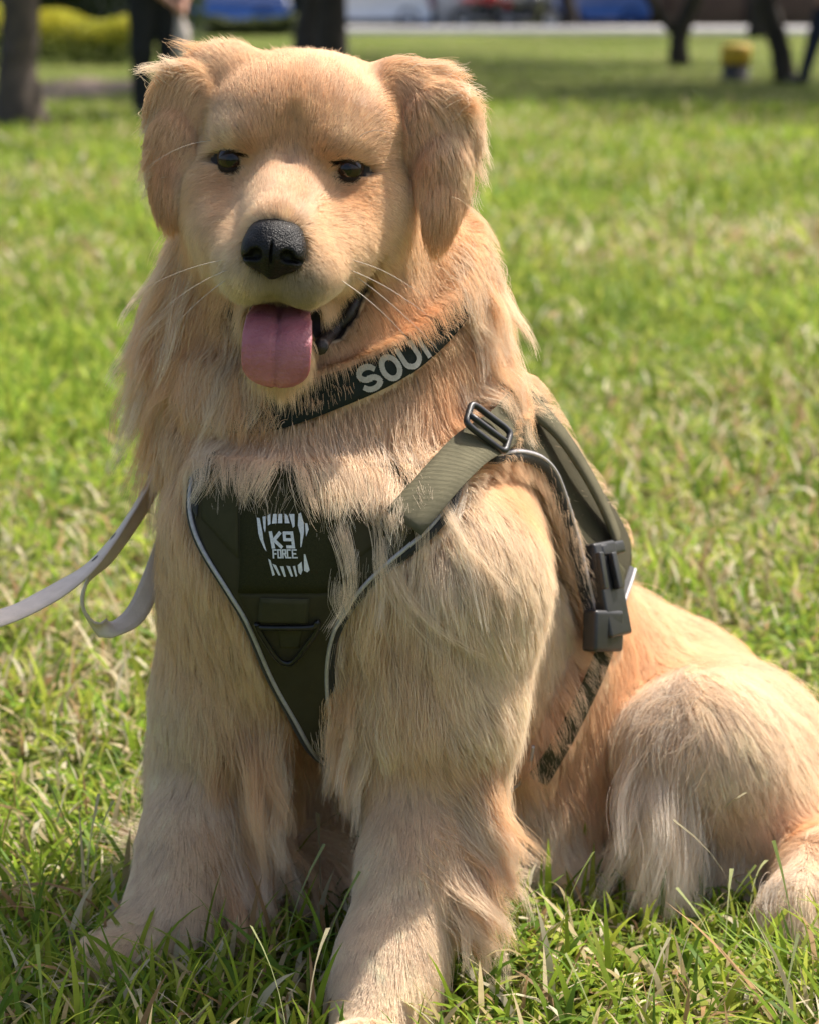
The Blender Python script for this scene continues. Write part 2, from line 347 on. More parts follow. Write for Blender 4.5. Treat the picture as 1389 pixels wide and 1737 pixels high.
# open mouth: the gap between flews and jaw, up to the lip corners
hell((.003, .0125, .026), (.010, .012, .030), .014, True, rx=.30)        # furrow of the brow
hell((.006, .055, -.117), (.031, .05, .017), .006, True)
LIP_L = hit(VOL, [538, 560, 584, 606, 622, 636], [570, 548, 523, 491, 461, 430])
LIP_R = hit(VOL, [424, 414, 406, 399], [575, 556, 535, 512])
LIP_L = LIP_L[~np.isnan(LIP_L[:, 0])]; LIP_R = LIP_R[~np.isnan(LIP_R[:, 0])]
LRAD = np.linspace(.0170, .0040, len(LIP_L))
for L_, rr_ in ((LIP_L, LRAD), (LIP_R, np.linspace(.011, .005, len(LIP_R)))):
    for i_ in range(len(L_)-1): cone(L_[i_], L_[i_+1], rr_[i_], rr_[i_+1], .003, True)
# eye sockets
for s in (-1, 1): hell((s*.047, .006, -.001), (.0155, .014, .0095), .008, True)
# ears: folded base at the corner of the skull, then a thin flap that tapers to its tip beside the cheek
for s in (-1, 1):
    ex = .010
    hell((s*.088+ex, -.080, .056), (.042, .026, .024), .014, ry=s*.5)
    hell((s*.108+ex, -.058, .029), (.031, .010, .040), .005, rz=-s*.40)
    hell((s*.113+ex, -.046, -.008), (.021, .008, .034), .005, rz=-s*.40, ry=s*.05)
    hell((s*.113+ex, -.038, -.036), (.012, .006, .024), .004, rz=-s*.40, ry=s*.10)
# ruff: the coat's mass round the neck
ell(W(385, 500, 1.965), (.040, .06, .060), None, .05); ell(W(732, 540, 1.985), (.050, .06, .080), None, .05); ell(W(388, 630, 1.96), (.042, .06, .06), None, .05)
VOL0 = VOL.copy()
ell(W(470, 728, 1.885), (.080, .050, .042), None, .03); ell(W(610, 730, 1.90), (.080, .050, .046), None, .03)

def surface_nets(V):
    ins = V < 0; nx, ny, nz = V.shape
    c = np.zeros((nx-1, ny-1, nz-1), np.int8)
    for a in (0, 1):
        for b in (0, 1):
            for d in (0, 1): c += ins[a:nx-1+a, b:ny-1+b, d:nz-1+d]
    cells = np.argwhere((c > 0) & (c < 8)); idm = np.full(c.shape, -1, np.int32); idm[tuple(cells.T)] = np.arange(len(cells))
    acc = np.zeros((len(cells), 3)); cnt = np.zeros(len(cells))
    cor = [(a, b, d) for a in (0, 1) for b in (0, 1) for d in (0, 1)]
    for A in cor:
        for k in range(3):
            if A[k] == 1: continue
            B = list(A); B[k] = 1
            va = V[cells[:, 0]+A[0], cells[:, 1]+A[1], cells[:, 2]+A[2]]; vb = V[cells[:, 0]+B[0], cells[:, 1]+B[1], cells[:, 2]+B[2]]
            m = (va < 0) != (vb < 0); t = np.where(m, va/np.where(m, va-vb, 1), 0)
            pt = np.array(A, float)+np.outer(t, np.eye(3)[k]); acc[m] += pt[m]; cnt[m] += 1
    verts = VO+VH*(cells+acc/cnt[:, None]); F = []
    for k in range(3):
        sl0 = [slice(1, -1)]*3; sl0[k] = slice(0, -1); sl1 = list(sl0); sl1[k] = slice(1, None)
        a, b = ins[tuple(sl0)], ins[tuple(sl1)]; off = np.array([1, 1, 1]); off[k] = 0
        u, v = [(1, 2), (2, 0), (0, 1)][k]
        for flip, m in ((False, a & ~b), (True, ~a & b)):
            e = np.argwhere(m)+off
            def cid(du, dv):
                q = e.copy(); q[:, u] += du; q[:, v] += dv; return idm[q[:, 0], q[:, 1], q[:, 2]]
            q = np.stack([cid(-1, -1), cid(0, -1), cid(0, 0), cid(-1, 0)], 1); F.append(q[:, ::-1] if flip else q)
    return verts, np.concatenate(F)
BV, BF = surface_nets(VOL)
BF = BF[(BF >= 0).all(1)]
BV = snap(VOL, BV, 0, 2)
print('body verts', len(BV))
# ---------------------------------------------------------------- the dog's own parts
M_NOSE = pmat('nose_leather', (.004, .0035, .0035), (.008, .007, .007), 260, .38, .7, 620, spec=.2, coat=.05)
m, n_, out_ = new_mat('eye'); b_ = n_.nodes.new('ShaderNodeBsdfPrincipled'); at_ = n_.nodes.new('ShaderNodeAttribute'); at_.attribute_name = 'col'
n_.links.new(at_.outputs['Color'], b_.inputs[0]); b_.inputs['Roughness'].default_value = .08; b_.inputs['Specular IOR Level'].default_value = .4; n_.links.new(b_.outputs[0], out_.inputs[0]); M_EYE = m
M_LID = pmat('eyelid', (.016, .011, .009), (.03, .02, .014), 300, .85, .3, 900, spec=.1)
M_LIP = pmat('lip', (.016, .012, .012), (.035, .026, .025), 250, .33, .6, 600, spec=.5)
M_TONGUE = pmat('tongue', (.45, .16, .17), (.34, .10, .12), 38, .34, .6, 420, spec=.5, detail=8)
M_TONGUE.node_tree.nodes['Principled BSDF'].inputs['Subsurface Weight'].default_value = .25; M_TONGUE.node_tree.nodes['Principled BSDF'].inputs['Subsurface Scale'].default_value = .004
m, n_, out_ = new_mat('dog_skin'); b_ = n_.nodes.new('ShaderNodeBsdfPrincipled'); at_ = n_.nodes.new('ShaderNodeAttribute'); at_.attribute_name = 'col'
n_.links.new(at_.outputs['Color'], b_.inputs[0]); b_.inputs['Roughness'].default_value = .7; n_.links.new(b_.outputs[0], out_.inputs[0]); M_SKIN = m
DOG = empty('dog', (0.05, 1.95, 0)); tag(DOG, 'golden retriever sitting on the grass with its tongue out', 'dog')
def seg_dist(p, Q):
    d = np.full(len(p), 9.)
    for a, b in zip(Q[:-1], Q[1:]): d = np.minimum(d, rc_d(p, a, b, 0, 0))
    return d
def mouth_zone(p):
    """distance to the lip line and to the inside of the mouth"""
    q = (p-HO)@HR; e = np.linalg.norm((q-np.array([.006, .055, -.117]))/np.array([.032, .055, .0185]), axis=1); d = np.full(len(p), 9.)
    for i in range(len(LIP_L)-1): d = np.minimum(d, rc_d(p, LIP_L[i], LIP_L[i+1], LRAD[i], LRAD[i+1]))
    return np.minimum(np.minimum(d, seg_dist(p, LIP_R)-.0095), (e-1)*.02)
def build_small(fn, lo, hi, h):
    """grow a small separate volume with the same tools"""
    global VOL, VO, VN, VH
    keep = (VOL, VO, VN, VH); VH = h; VO = np.array(lo, float); VN = np.ceil((np.array(hi)-VO)/VH).astype(int); VOL = np.full(VN, .06, np.float32)
    fn(); r = surface_nets(VOL); V = VOL; (VOL, VO, VN, VH) = keep; return r[0], r[1][(r[1] >= 0).all(1)]
def nose_fn():
    hell((MX, .093, -.054), (.0245, .018, .0165), .004)
    hell((MX, .088, -.045), (.020, .017, .011), .006)
    for s in (-1, 1):
        hell((s*.0145+MX, .098, -.060), (.0105, .0125, .0125), .004)
    hcone((MX, .103, -.060), (MX, .098, -.0735), .011, .007, .008)
    hell((MX, .088, -.066), (.020, .014, .012), .006)
    for s in (-1, 1):
        hell((s*.0125+MX, .112, -.061), (.0058, .008, .0052), .002, True, ry=s*.4)
        hell((s*.021+MX, .108, -.0645), (.008, .008, .0022), .002, True, ry=s*.25)
    hell((MX, .1135, -.064), (.0009, .0045, .018), .0015, True)
nc = H(0, .095, -.06)
NV, NF = build_small(nose_fn, nc-.045, nc+.045, .0011)
nose = mesh_np('nose', NV, NF, M_NOSE, DOG)
def almond(s, a, bu, bl, n=40, tilt=.10):
    th = np.linspace(0, 2*math.pi, n, endpoint=False); x = a*np.cos(th); z = np.where(np.sin(th) > 0, bu, bl)*np.sin(th)*np.abs(np.sin(th))**.12; z = z-x*math.tan(tilt)
    return s*(.047+x), z-.001
for s in (-1, 1):
    ox, oz = almond(s, .0180, .0098, .0098); O_ = snap(VOL, HV(np.stack([ox, np.full(40, .004), oz], 1)), .0004, 10); ql = (O_-HO)@HR; cy = float(np.median(ql[:, 1]))-.0132+.0030
    th = np.linspace(0, math.pi, 25); ph = np.linspace(0, 2*math.pi, 48, endpoint=False)
    S = np.stack([np.outer(np.sin(th), np.cos(ph)), np.outer(np.cos(th), np.ones(48)), np.outer(np.sin(th), np.sin(ph))], -1)
    V = HV(S.reshape(-1, 3)*.0132+np.array([s*.047, cy, -.001])); F = [(i*48+k, i*48+(k+1) % 48, (i+1)*48+(k+1) % 48, (i+1)*48+k) for i in range(24) for k in range(48)]
    fa = np.repeat(th, 48)[:, None]; ec = np.where(fa < .36, np.array([.004, .003, .003]), np.where(fa < .80, np.array([.026, .013, .007]), np.array([.016, .010, .008]))); eye = mesh_np('eye', V, np.array(F), M_EYE, DOG, colors=ec)
    ix, iz = almond(s, .0124, .0060, .0056); iy = cy+np.sqrt(np.maximum(.0132**2-(ix-s*.047)**2-(iz+.001)**2, 0))+.0003; I_ = HV(np.stack([ix, iy, iz], 1)); V = []
    for k in np.linspace(0, 1, 7): V.append(I_*(1-k)+O_*k+h_f*(.0016*math.sin(math.pi*min(k*1.3, 1))))
    F = [(i*40+k, i*40+(k+1) % 40, (i+1)*40+(k+1) % 40, (i+1)*40+k) for i in range(6) for k in range(40)]
    lid = mesh_np('eyelid', np.concatenate(V), np.array(F), M_LID, eye)
# tongue: a lofted tapering band that leaves the mouth and hangs
tc = catmull([(.004, .015, -.112), (.006, .045, -.117), (.008, .068, -.120), (.0095, .083, -.130), (.010, .0875, -.143), (.010, .0865, -.156), (.010, .084, -.167)], 44)
uu_ = np.linspace(0, 1, 44); tw = np.interp(uu_, [0, .3, .5, .78, 1], [.022, .026, .0275, .0272, .0265])*np.sqrt(np.clip(1-np.clip((uu_-.68)/.323, 0, 1)**2.4, 0, 1))
tt = np.interp(np.linspace(0, 1, 44), [0, .5, .9, 1], [.006, .0055, .0045, .002])
T_ = nrm(np.gradient(tc, axis=0)); N_ = nrm(np.cross(np.array([1., 0, 0]), T_)); V = []; a_ = np.linspace(0, 2*math.pi, 40, endpoint=False)
for i in range(44):
    x = np.cos(a_)*tw[i]; top = np.sin(a_)*tt[i]
    groove = -.0036*np.exp(-(x/.0028)**2)*(np.sin(a_) > 0); cup = .0045*(x/.027)**2*np.interp(i/43, [0, .4, 1], [1, .8, .2])
    rip = .0007*np.sin(i*1.7+x*500)*np.sin(i*.9-x*300)
    V.append(tc[i]+np.outer(x, [1., 0, 0])+np.outer(top+groove+cup+rip, N_[i]))
V = np.concatenate(V); F = [(i*40+k, i*40+(k+1) % 40, (i+1)*40+(k+1) % 40, (i+1)*40+k) for i in range(43) for k in range(40)]
tongue = mesh_np('tongue', HV(V), [np.array(F), np.array([[k for k in range(40)][::-1], [43*40+k for k in range(40)]])], M_TONGUE, DOG)
# lips: dark crinkled skin along the lower edge of the open mouth
for L_, r_, o_ in ((LIP_L, np.linspace(.0060, .0030, 30), np.linspace(.0085, .0005, 30)), (LIP_R, np.linspace(.0045, .003, 30), np.linspace(.003, .001, 30))):
    Q = catmull(L_, 30); Q = Q-grad(VOL0, Q)*.004-np.outer(o_, HR[:, 2])+np.outer(o_*.5, HR[:, 0])*(1 if L_ is LIP_L else -1)
    V, F = tube_data(Q, r_*(1+.10*np.sin(np.arange(30)*2.3)), 10); mesh_np('lip', V, F, M_LIP, DOG)
# body mesh
bn = grad(VOL, BV)
# ---------------------------------------------------------------- harness, collar, leash
def weave(name, c1, c2, scale=900, rough=.8, bump=.6):
    m, n, out = new_mat(name); b = n.nodes.new('ShaderNodeBsdfPrincipled'); b.inputs['Roughness'].default_value = rough; b.inputs['Specular IOR Level'].default_value = .12
    tc = n.nodes.new('ShaderNodeTexCoord'); wv = n.nodes.new('ShaderNodeTexWave'); wv.inputs['Scale'].default_value = scale; wv.inputs['Distortion'].default_value = 1.5
    wv.bands_direction = 'Z'; n.links.new(tc.outputs['Object'], wv.inputs[0])
    t = noise(n, 60, 5); mixf = n.nodes.new('ShaderNodeMath'); mixf.operation = 'MULTIPLY_ADD'; mixf.inputs[1].default_value = .35
    n.links.new(wv.outputs[0], mixf.inputs[0]); n.links.new(t.outputs[0], mixf.inputs[2])
    r = ramp(n, [(.35, c1), (.85, c2)], mixf.outputs[0]); n.links.new(r.outputs[0], b.inputs[0])
    bp = n.nodes.new('ShaderNodeBump'); bp.inputs['Strength'].default_value = bump; bp.inputs['Distance'].default_value = .0006
    n.links.new(wv.outputs[0], bp.inputs['Height']); n.links.new(bp.outputs[0], b.inputs['Normal'])
    n.links.new(b.outputs[0], out.inputs[0]); return m
M_OLIVE = weave('olive_nylon', (.046, .041, .022), (.062, .055, .031), 700)
M_VELCRO = pmat('velcro', (.028, .028, .013), (.042, .040, .019), 900, .95, .8, 1500, spec=.1)
M_WEB = weave('olive_webbing', (.105, .095, .058), (.16, .145, .09), 380, .75, 1.0)
M_WEBD = weave('dark_webbing', (.05, .048, .024), (.08, .074, .038), 420, .8, 1.0)
M_BLK = pmat('black_binding', (.008, .008, .009), (.014, .014, .015), 400, .7, .4, 900, sheen=.1)
M_PLAST = pmat('black_plastic', (.012, .012, .013), (.018, .018, .019), 150, .38, .15, 1200)
M_REFL = pmat('reflective_piping', (.42, .40, .41), (.33, .31, .32), 300, .45, .3, 900)
M_METAL = pmat('black_metal', (.012, .012, .012), (.02, .02, .02), 200, .3, .1, 600, metal=.4)
M_WHITE = pmat('white_print', (.66, .67, .70), (.5, .51, .55), 500, .8, .3, 900)
GEAR_PTS = []
def gear_pts(p): GEAR_PTS.append(np.asarray(p, float).reshape(-1, 3))
def slab(name, Pg, th, mat, parent, lift=None, rec=True):
    """a cloth of thickness th over grid Pg (r,c,3), which is its underside"""
    r, c = Pg.shape[:2]; du = np.gradient(Pg, axis=1); dv = np.gradient(Pg, axis=0); N = nrm(np.cross(du, dv))
    g = grad(VOL, Pg.reshape(-1, 3)).reshape(r, c, 3); N *= np.sign((N*g).sum(-1, keepdims=True).mean()+1e-9)
    e = np.ones((r, c)); e[0] = e[-1] = .45; e[:, 0] = e[:, -1] = .45
    top = Pg+N*(th*e)[..., None]; V = np.concatenate([Pg.reshape(-1, 3), top.reshape(-1, 3)]); m = r*c
    I = np.arange(m).reshape(r, c); q = np.stack([I[:-1, :-1], I[:-1, 1:], I[1:, 1:], I[1:, :-1]], -1).reshape(-1, 4)
    ring = np.concatenate([I[0, :-1], I[:-1, -1], I[-1, :0:-1], I[:0:-1, 0]]); nx = np.roll(ring, -1)
    F = np.concatenate([q+m, q[:, ::-1], np.stack([ring, nx, nx+m, ring+m], 1)])
    if rec: gear_pts(resample_grid(top))
    o = mesh_np(name, V, F, mat, parent); 
    me = o.data; bm = bmesh.new(); bm.from_mesh(me); bmesh.ops.recalc_face_normals(bm, faces=bm.faces); bm.to_mesh(me); bm.free(); return o
def resample_grid(P, step=.003):
    r, c = P.shape[:2]; a = max(int(np.linalg.norm(np.diff(P, axis=0), axis=-1).sum(0).max()/step), 2); b = max(int(np.linalg.norm(np.diff(P, axis=1), axis=-1).sum(1).max()/step), 2)
    u, v = np.linspace(0, r-1.001, a), np.linspace(0, c-1.001, b); i, j = u.astype(int), v.astype(int); f, g = (u-i)[:, None, None], (v-j)[None, :, None]
    A = P[i][:, j]; B = P[i+1][:, j]; C = P[i][:, j+1]; D = P[i+1][:, j+1]; return (A*(1-f)+B*f)*(1-g)+(C*(1-f)+D*f)*g
def relax(Pg, it=12, off=.012, V=None):
    P = Pg.copy(); V = VOL if V is None else V
    for _ in range(it):
        Q = P.copy(); Q[1:-1, 1:-1] = .25*(P[:-2, 1:-1]+P[2:, 1:-1]+P[1:-1, :-2]+P[1:-1, 2:])
        Q[0, 1:-1] = .5*P[0, 1:-1]+.25*(P[0, :-2]+P[0, 2:]); Q[-1, 1:-1] = .5*P[-1, 1:-1]+.25*(P[-1, :-2]+P[-1, 2:])
        Q[1:-1, 0] = .5*P[1:-1, 0]+.25*(P[:-2, 0]+P[2:, 0]); Q[1:-1, -1] = .5*P[1:-1, -1]+.25*(P[:-2, -1]+P[2:, -1])
        P = Q; s = tri(V, P); bad = s < off
        if bad.any(): P[bad] += grad(V, P[bad])*(off-s[bad])[:, None]
    return P
def fill_nan(P):
    for r in range(P.shape[0]):
        ok = ~np.isnan(P[r, :, 0])
        if ok.any() and not ok.all():
            x = np.arange(P.shape[1]); P[r] = np.stack([np.interp(x, x[ok], P[r, ok, k]) for k in range(3)], -1)
    for c in range(P.shape[1]):
        ok = ~np.isnan(P[:, c, 0]); x = np.arange(P.shape[0]); P[:, c] = np.stack([np.interp(x, x[ok], P[ok, c, k]) for k in range(3)], -1)
    return P
def strap(name, pts, width, off, th, mat, parent, n=40, follow=True, rec=True, across=5):
    C = catmull(pts, n); C = resample(C, n)
    if follow: C = snap(VOL, C, off, 8)
    T = nrm(np.gradient(C, axis=0)); N = grad(VOL, C); S = nrm(np.cross(T, N)); wd = np.broadcast_to(width, (n,))
    G_ = C[:, None]+S[:, None]*(np.linspace(-.5, .5, across)[None, :, None]*wd[:, None, None])
    if follow: G_ = snap(VOL, G_, off, 4)
    slab(name, G_, th, mat, parent, rec=rec); return G_
HARN = empty('dog_harness', (0, 1.95, 0)); tag(HARN, 'olive green padded dog harness with black edging on the dog', 'dog harness')
# chest panel, outlined by its left and right edge at each height
ROWS = np.array([(785, 338, 772), (830, 326, 769), (870, 323, 765), (900, 330, 745), (940, 352, 682), (980, 380, 624), (1020, 410, 585), (1060, 428, 562), (1100, 444, 553), (1150, 462, 552), (1200, 490, 558), (1250, 526, 570), (1290, 566, 586), (1315, 588, 604)], float)
nr, ncol = 56, 36
pyv = np.linspace(785, 1315, nr); Lv = np.interp(pyv, ROWS[:, 0], ROWS[:, 1]); Rv = np.interp(pyv, ROWS[:, 0], ROWS[:, 2])
PX = Lv[:, None]+(Rv-Lv)[:, None]*np.linspace(0, 1, ncol)[None]; PY = np.repeat(pyv[:, None], ncol, 1)
PAN = fill_nan(hit(VOL0, PX.ravel(), PY.ravel(), .014).reshape(nr, ncol, 3)); PAN = relax(PAN, 30, .013, VOL0)
PANN = nrm(np.cross(np.gradient(PAN, axis=1), np.gradient(PAN, axis=0))); PANN *= -np.sign((PANN*nrm(PAN-np.array([0, 0, CAMH]))).sum(-1).mean())
def on_panel(px, py, h=0.):
    """point over the chest panel at photograph pixel (px, py), h above it"""
    px, py = np.broadcast_arrays(np.asarray(px, float), np.asarray(py, float))
    u = np.clip((py-785)/(1315-785)*(nr-1), 0, nr-1.001); L = np.interp(py, pyv, Lv); R = np.interp(py, pyv, Rv); v = np.clip((px-L)/np.maximum(R-L, 1)*(ncol-1), 0, ncol-1.001)
    i, j = u.astype(int), v.astype(int); f, g = (u-i)[..., None], (v-j)[..., None]
    def bl(A): return (A[i, j]*(1-f)+A[i+1, j]*f)*(1-g)+(A[i, j+1]*(1-f)+A[i+1, j+1]*f)*g
    return bl(PAN)+nrm(bl(PANN))*h
panel = slab('chest_panel', PAN, .004, M_OLIVE, HARN)
for e in (0, -1):                                   # black binding and grey piping along both edges
    k = 0 if e == 0 else ncol-1; ins = 1 if e == 0 else -1
    Eg = resample(PAN[2:, k]+PANN[2:, k]*.003, 90); out = nrm(PAN[2:, k]-PAN[2:, k+2*ins]); out = resample(out, 90)
    B = np.stack([Eg-out*.004, Eg+out*.002+0, Eg+out*.008], 1); B = B+np.array([0, 1, .5])[None, :, None]*0
    slab('edge_binding', np.stack([Eg-out*.003-resample(PANN[2:, k], 90)*.002, Eg+out*.003-resample(PANN[2:, k], 90)*.003, Eg+out*.0075-resample(PANN[2:, k], 90)*.005], 1), .004, M_BLK, panel)
    pp = PAN[2:, k]+PANN[2:, k]*.0042
    tube('piping', resample(pp, 120), .0018, M_REFL, panel, 8)
def panel_patch(name, corners, h, th, mat, n=14, parent=None):
    a, b, c, d = [np.array(x, float) for x in corners]; u = np.linspace(0, 1, n)[:, None, None]; v = np.linspace(0, 1, n)[None, :, None]
    q = (a*(1-v)+b*v)*(1-u)+(d*(1-v)+c*v)*u; return slab(name, on_panel(q[..., 0], q[..., 1], h), th, mat, parent or panel, rec=False)
panel_patch('velcro_patch', [(412, 800), (570, 800), (588, 1000), (410, 1000)], .0042, .0014, M_VELCRO)
panel_patch('webbing_patch', [(352, 795), (408, 800), (408, 945), (345, 880)], .0042, .0012, M_WEBD)
panel_patch('webbing_patch', [(580, 815), (700, 800), (706, 885), (597, 952)], .0042, .0012, M_OLIVE)
panel_patch('webbing_patch', [(340, 790), (351, 792), (338, 880), (330, 868)], .0043, .0014, M_BLK)
panel_patch('webbing_loop', [(446, 1006), (520, 1008), (518, 1047), (443, 1045)], .006, .004, M_WEBD)
panel_patch('webbing_patch', [(470, 1052), (512, 1052), (506, 1092), (476, 1092)], .0042, .0012, M_WEBD)
panel_patch('bottom_patch', [(412, 1002), (588, 1002), (562, 1058), (436, 1058)], .0041, .0008, M_OLIVE)
tri_px = np.array([(446, 1050), (525, 1050), (532, 1043), (532, 1056), (503, 1102), (492, 1111), (478, 1108), (462, 1086), (447, 1056)], float)
tr = np.array([(442, 1046), (446, 1052), (486, 1053), (524, 1052), (533, 1044), (531, 1058), (518, 1080), (500, 1106), (488, 1112), (474, 1105), (456, 1078), (444, 1056)], float)
tube('triangle_ring', on_panel(*catmull(tr, 70, True).T, .009), .0024, M_METAL, HARN, 10, True)
# print: the white badge with its teeth and the letters
def flat_polys(name, polys, fn, mat, parent):
    V, F = [], []
    for p in polys:
        b = len(V); V += [tuple(q) for q in fn(np.array(p, float))]; F.append([b+i for i in range(len(p))])
    bm = bmesh.new(); vs = [bm.verts.new(v) for v in V]
    for f in F: bm.faces.new([vs[i] for i in f])
    bmesh.ops.triangulate(bm, faces=bm.faces); me = bpy.data.meshes.new(name); bm.to_mesh(me); bm.free()
    o = bpy.data.objects.new(name, me); COL.objects.link(o); me.materials.append(mat); attach(o, parent); return o
def stroke_polys(lines, w):
    P = []
    for ln in lines:
        for (a, b) in zip(ln[:-1], ln[1:]):
            a, b = np.array(a, float), np.array(b, float); t = (b-a)/max(np.linalg.norm(b-a), 1e-6); s = np.array([-t[1], t[0]])*w/2; a2, b2 = a-t*w*.35, b+t*w*.35
            P.append([a2-s, b2-s, b2+s, a2+s])
    return P
LG = lambda pts: [(420+x*.1613, 850+y*.1612) for x, y in pts]      # badge sketch units to photograph pixels
teeth = [[(120,185),(150,190),(180,330),(185,400),(210,515),(190,490),(150,390),(138,340)], [(178,178),(210,172),(212,300),(205,330),(192,290)], [(228,165),(255,150),(262,245),(235,262)], [(285,150),(320,150),(325,240),(275,245)], [(340,150),(375,150),(380,240),(335,240)],
  [(400,145),(430,165),(455,240),(405,240)], [(445,150),(500,150),(508,270),(490,285)], [(540,150),(565,135),(600,240),(605,330),(560,470),(550,475),(565,350),(540,260)], [(612,240),(635,240),(655,300),(620,370)],
  [(222,585),(245,600),(285,745),(262,755)], [(262,635),(300,650),(340,750),(320,750)], [(335,660),(370,660),(390,760),(372,765)], [(400,655),(435,660),(460,760),(440,762)], [(462,660),(485,655),(500,755),(485,765)], [(510,650),(550,615),(555,700),(535,745),(515,720)], [(575,540),(590,545),(625,700),(600,720),(570,705)]]
letters = stroke_polys([[(262,330),(280,475)], [(355,335),(290,405)], [(290,400),(360,470)]], 34)+stroke_polys([[(478,335),(400,335),(400,400),(478,400)], [(478,330),(482,475)], [(420,470),(482,470)]], 30)
letters += stroke_polys([[(275,578),(275,500),(305,500)], [(276,538),(300,538)]], 15)+stroke_polys([[(322,500),(350,500),(350,576),(322,576),(322,500)]], 14)+stroke_polys([[(368,578),(368,500),(396,500),(396,535),(370,538)], [(385,538),(400,578)]], 14)
letters += stroke_polys([[(445,500),(415,500),(415,576),(445,576)]], 14)+stroke_polys([[(505,500),(465,500),(465,576),(508,576)], [(466,538),(495,538)]], 14)
flat_polys('badge_print', [LG(t) for t in teeth], lambda q: on_panel(q[:, 0], q[:, 1], .0063), M_WHITE, panel)
flat_polys('badge_lettering', [LG(t) for t in letters], lambda q: on_panel(q[:, 0], q[:, 1], .0065), M_WHITE, panel)
# shoulder strap on the dog's left, with its slider, then the back saddle
def hp(pts, off, y0=1.45): return hit(VOL, [p[0] for p in pts], [p[1] for p in pts], off, y0)
SS = hp([(690, 900), (712, 876), (738, 846), (765, 815), (795, 778), (820, 744), (842, 712), (855, 690)], .014)
strap('shoulder_strap', SS, .036, .028, .0028, M_WEB, HARN)
SSR = hp([(352, 835), (346, 810), (343, 790), (342, 778)], .014)
strap('shoulder_strap', SSR, .030, .014, .0028, M_WEBD, HARN)
def frame_bar(name, cpx, ang, w, h, off, r, mat, parent, rad=.35):
    """rounded rectangular buckle frame lying on the coat at a photograph pixel"""
    c = hp([cpx], off)[0]; N = grad(VOL, c[None])[0]; a = CAM_R*math.cos(ang)-CAM_U*math.sin(ang); a = nrm(a-N*(a@N)); b = np.cross(N, a)
    th = np.linspace(0, 2*math.pi, 40, endpoint=False); cs, sn = np.cos(th), np.sin(th); x = np.sign(cs)*np.abs(cs)**rad*w/2; y = np.sign(sn)*np.abs(sn)**rad*h/2
    P = c+np.outer(x, a)+np.outer(y, b); P = P+N*.003; V, F = tube_data(P, r, 8, True); gear_pts(P); return mesh_np(name, V, F, mat, parent)
sl = frame_bar('slider_buckle', (824, 728), math.radians(-54), .024, .044, .0315, .0030, M_PLAST, HARN, .3)
c_ = hp([(824, 728)], .0345)[0]; N_0 = grad(VOL, c_[None])[0]; a_0 = CAM_R*math.cos(math.radians(-54))-CAM_U*math.sin(math.radians(-54)); a_0 = nrm(a_0-N_0*(a_0@N_0)); b_0 = np.cross(N_0, a_0)
tube('slider_bar', c_+N_0*.002+np.outer(np.linspace(-.02, .02, 6), b_0), .0028, M_PLAST, sl, 8)
A_ = np.array([(846, 642), (872, 680), (905, 728), (948, 798), (995, 866), (1035, 922), (1066, 968)], float); B_ = np.array([(828, 778), (872, 772), (918, 772), (946, 838), (972, 928), (992, 1030), (1016, 1098)], float)
A_, B_ = catmull(A_, 30), catmull(B_, 30); q = A_[:, None]*(1-np.linspace(0, 1, 14)[None, :, None])+B_[:, None]*np.linspace(0, 1, 14)[None, :, None]
SAD = hit(VOL, q[..., 0].ravel(), q[..., 1].ravel(), .018).reshape(30, 14, 3); ok = ~np.isnan(SAD[..., 0]); print('saddle misses', (~ok).sum())
SAD = fill_nan(SAD); SAD = relax(SAD, 20, .017)
back = nrm(np.array([-.55, .75, -.1])); ext = [SAD[:, 0]]
for k in range(8): ext.append(snap(VOL, ext[-1]+back*.014, .018, 8))
SAD = np.concatenate([np.stack(ext[:0:-1], 1), SAD], 1); SAD = relax(SAD, 10, .017)
saddle = slab('back_saddle', SAD, .005, M_OLIVE, HARN)
SN = nrm(np.cross(np.gradient(SAD, axis=1), np.gradient(SAD, axis=0))); SN *= np.sign((SN*grad(VOL, SAD.reshape(-1, 3)).reshape(SN.shape)).sum(-1).mean())
edge = np.concatenate([SAD[0, 8:-1], SAD[:-1, -1], SAD[-1, ::-1][:14]]); en = np.concatenate([SN[0, 8:-1], SN[:-1, -1], SN[-1, ::-1][:14]])
tube('edge_binding', resample(edge+en*.002, 130), .0062, M_BLK, saddle, 8); tube('piping', resample(edge+en*.0075, 130), .0018, M_REFL, saddle, 8)
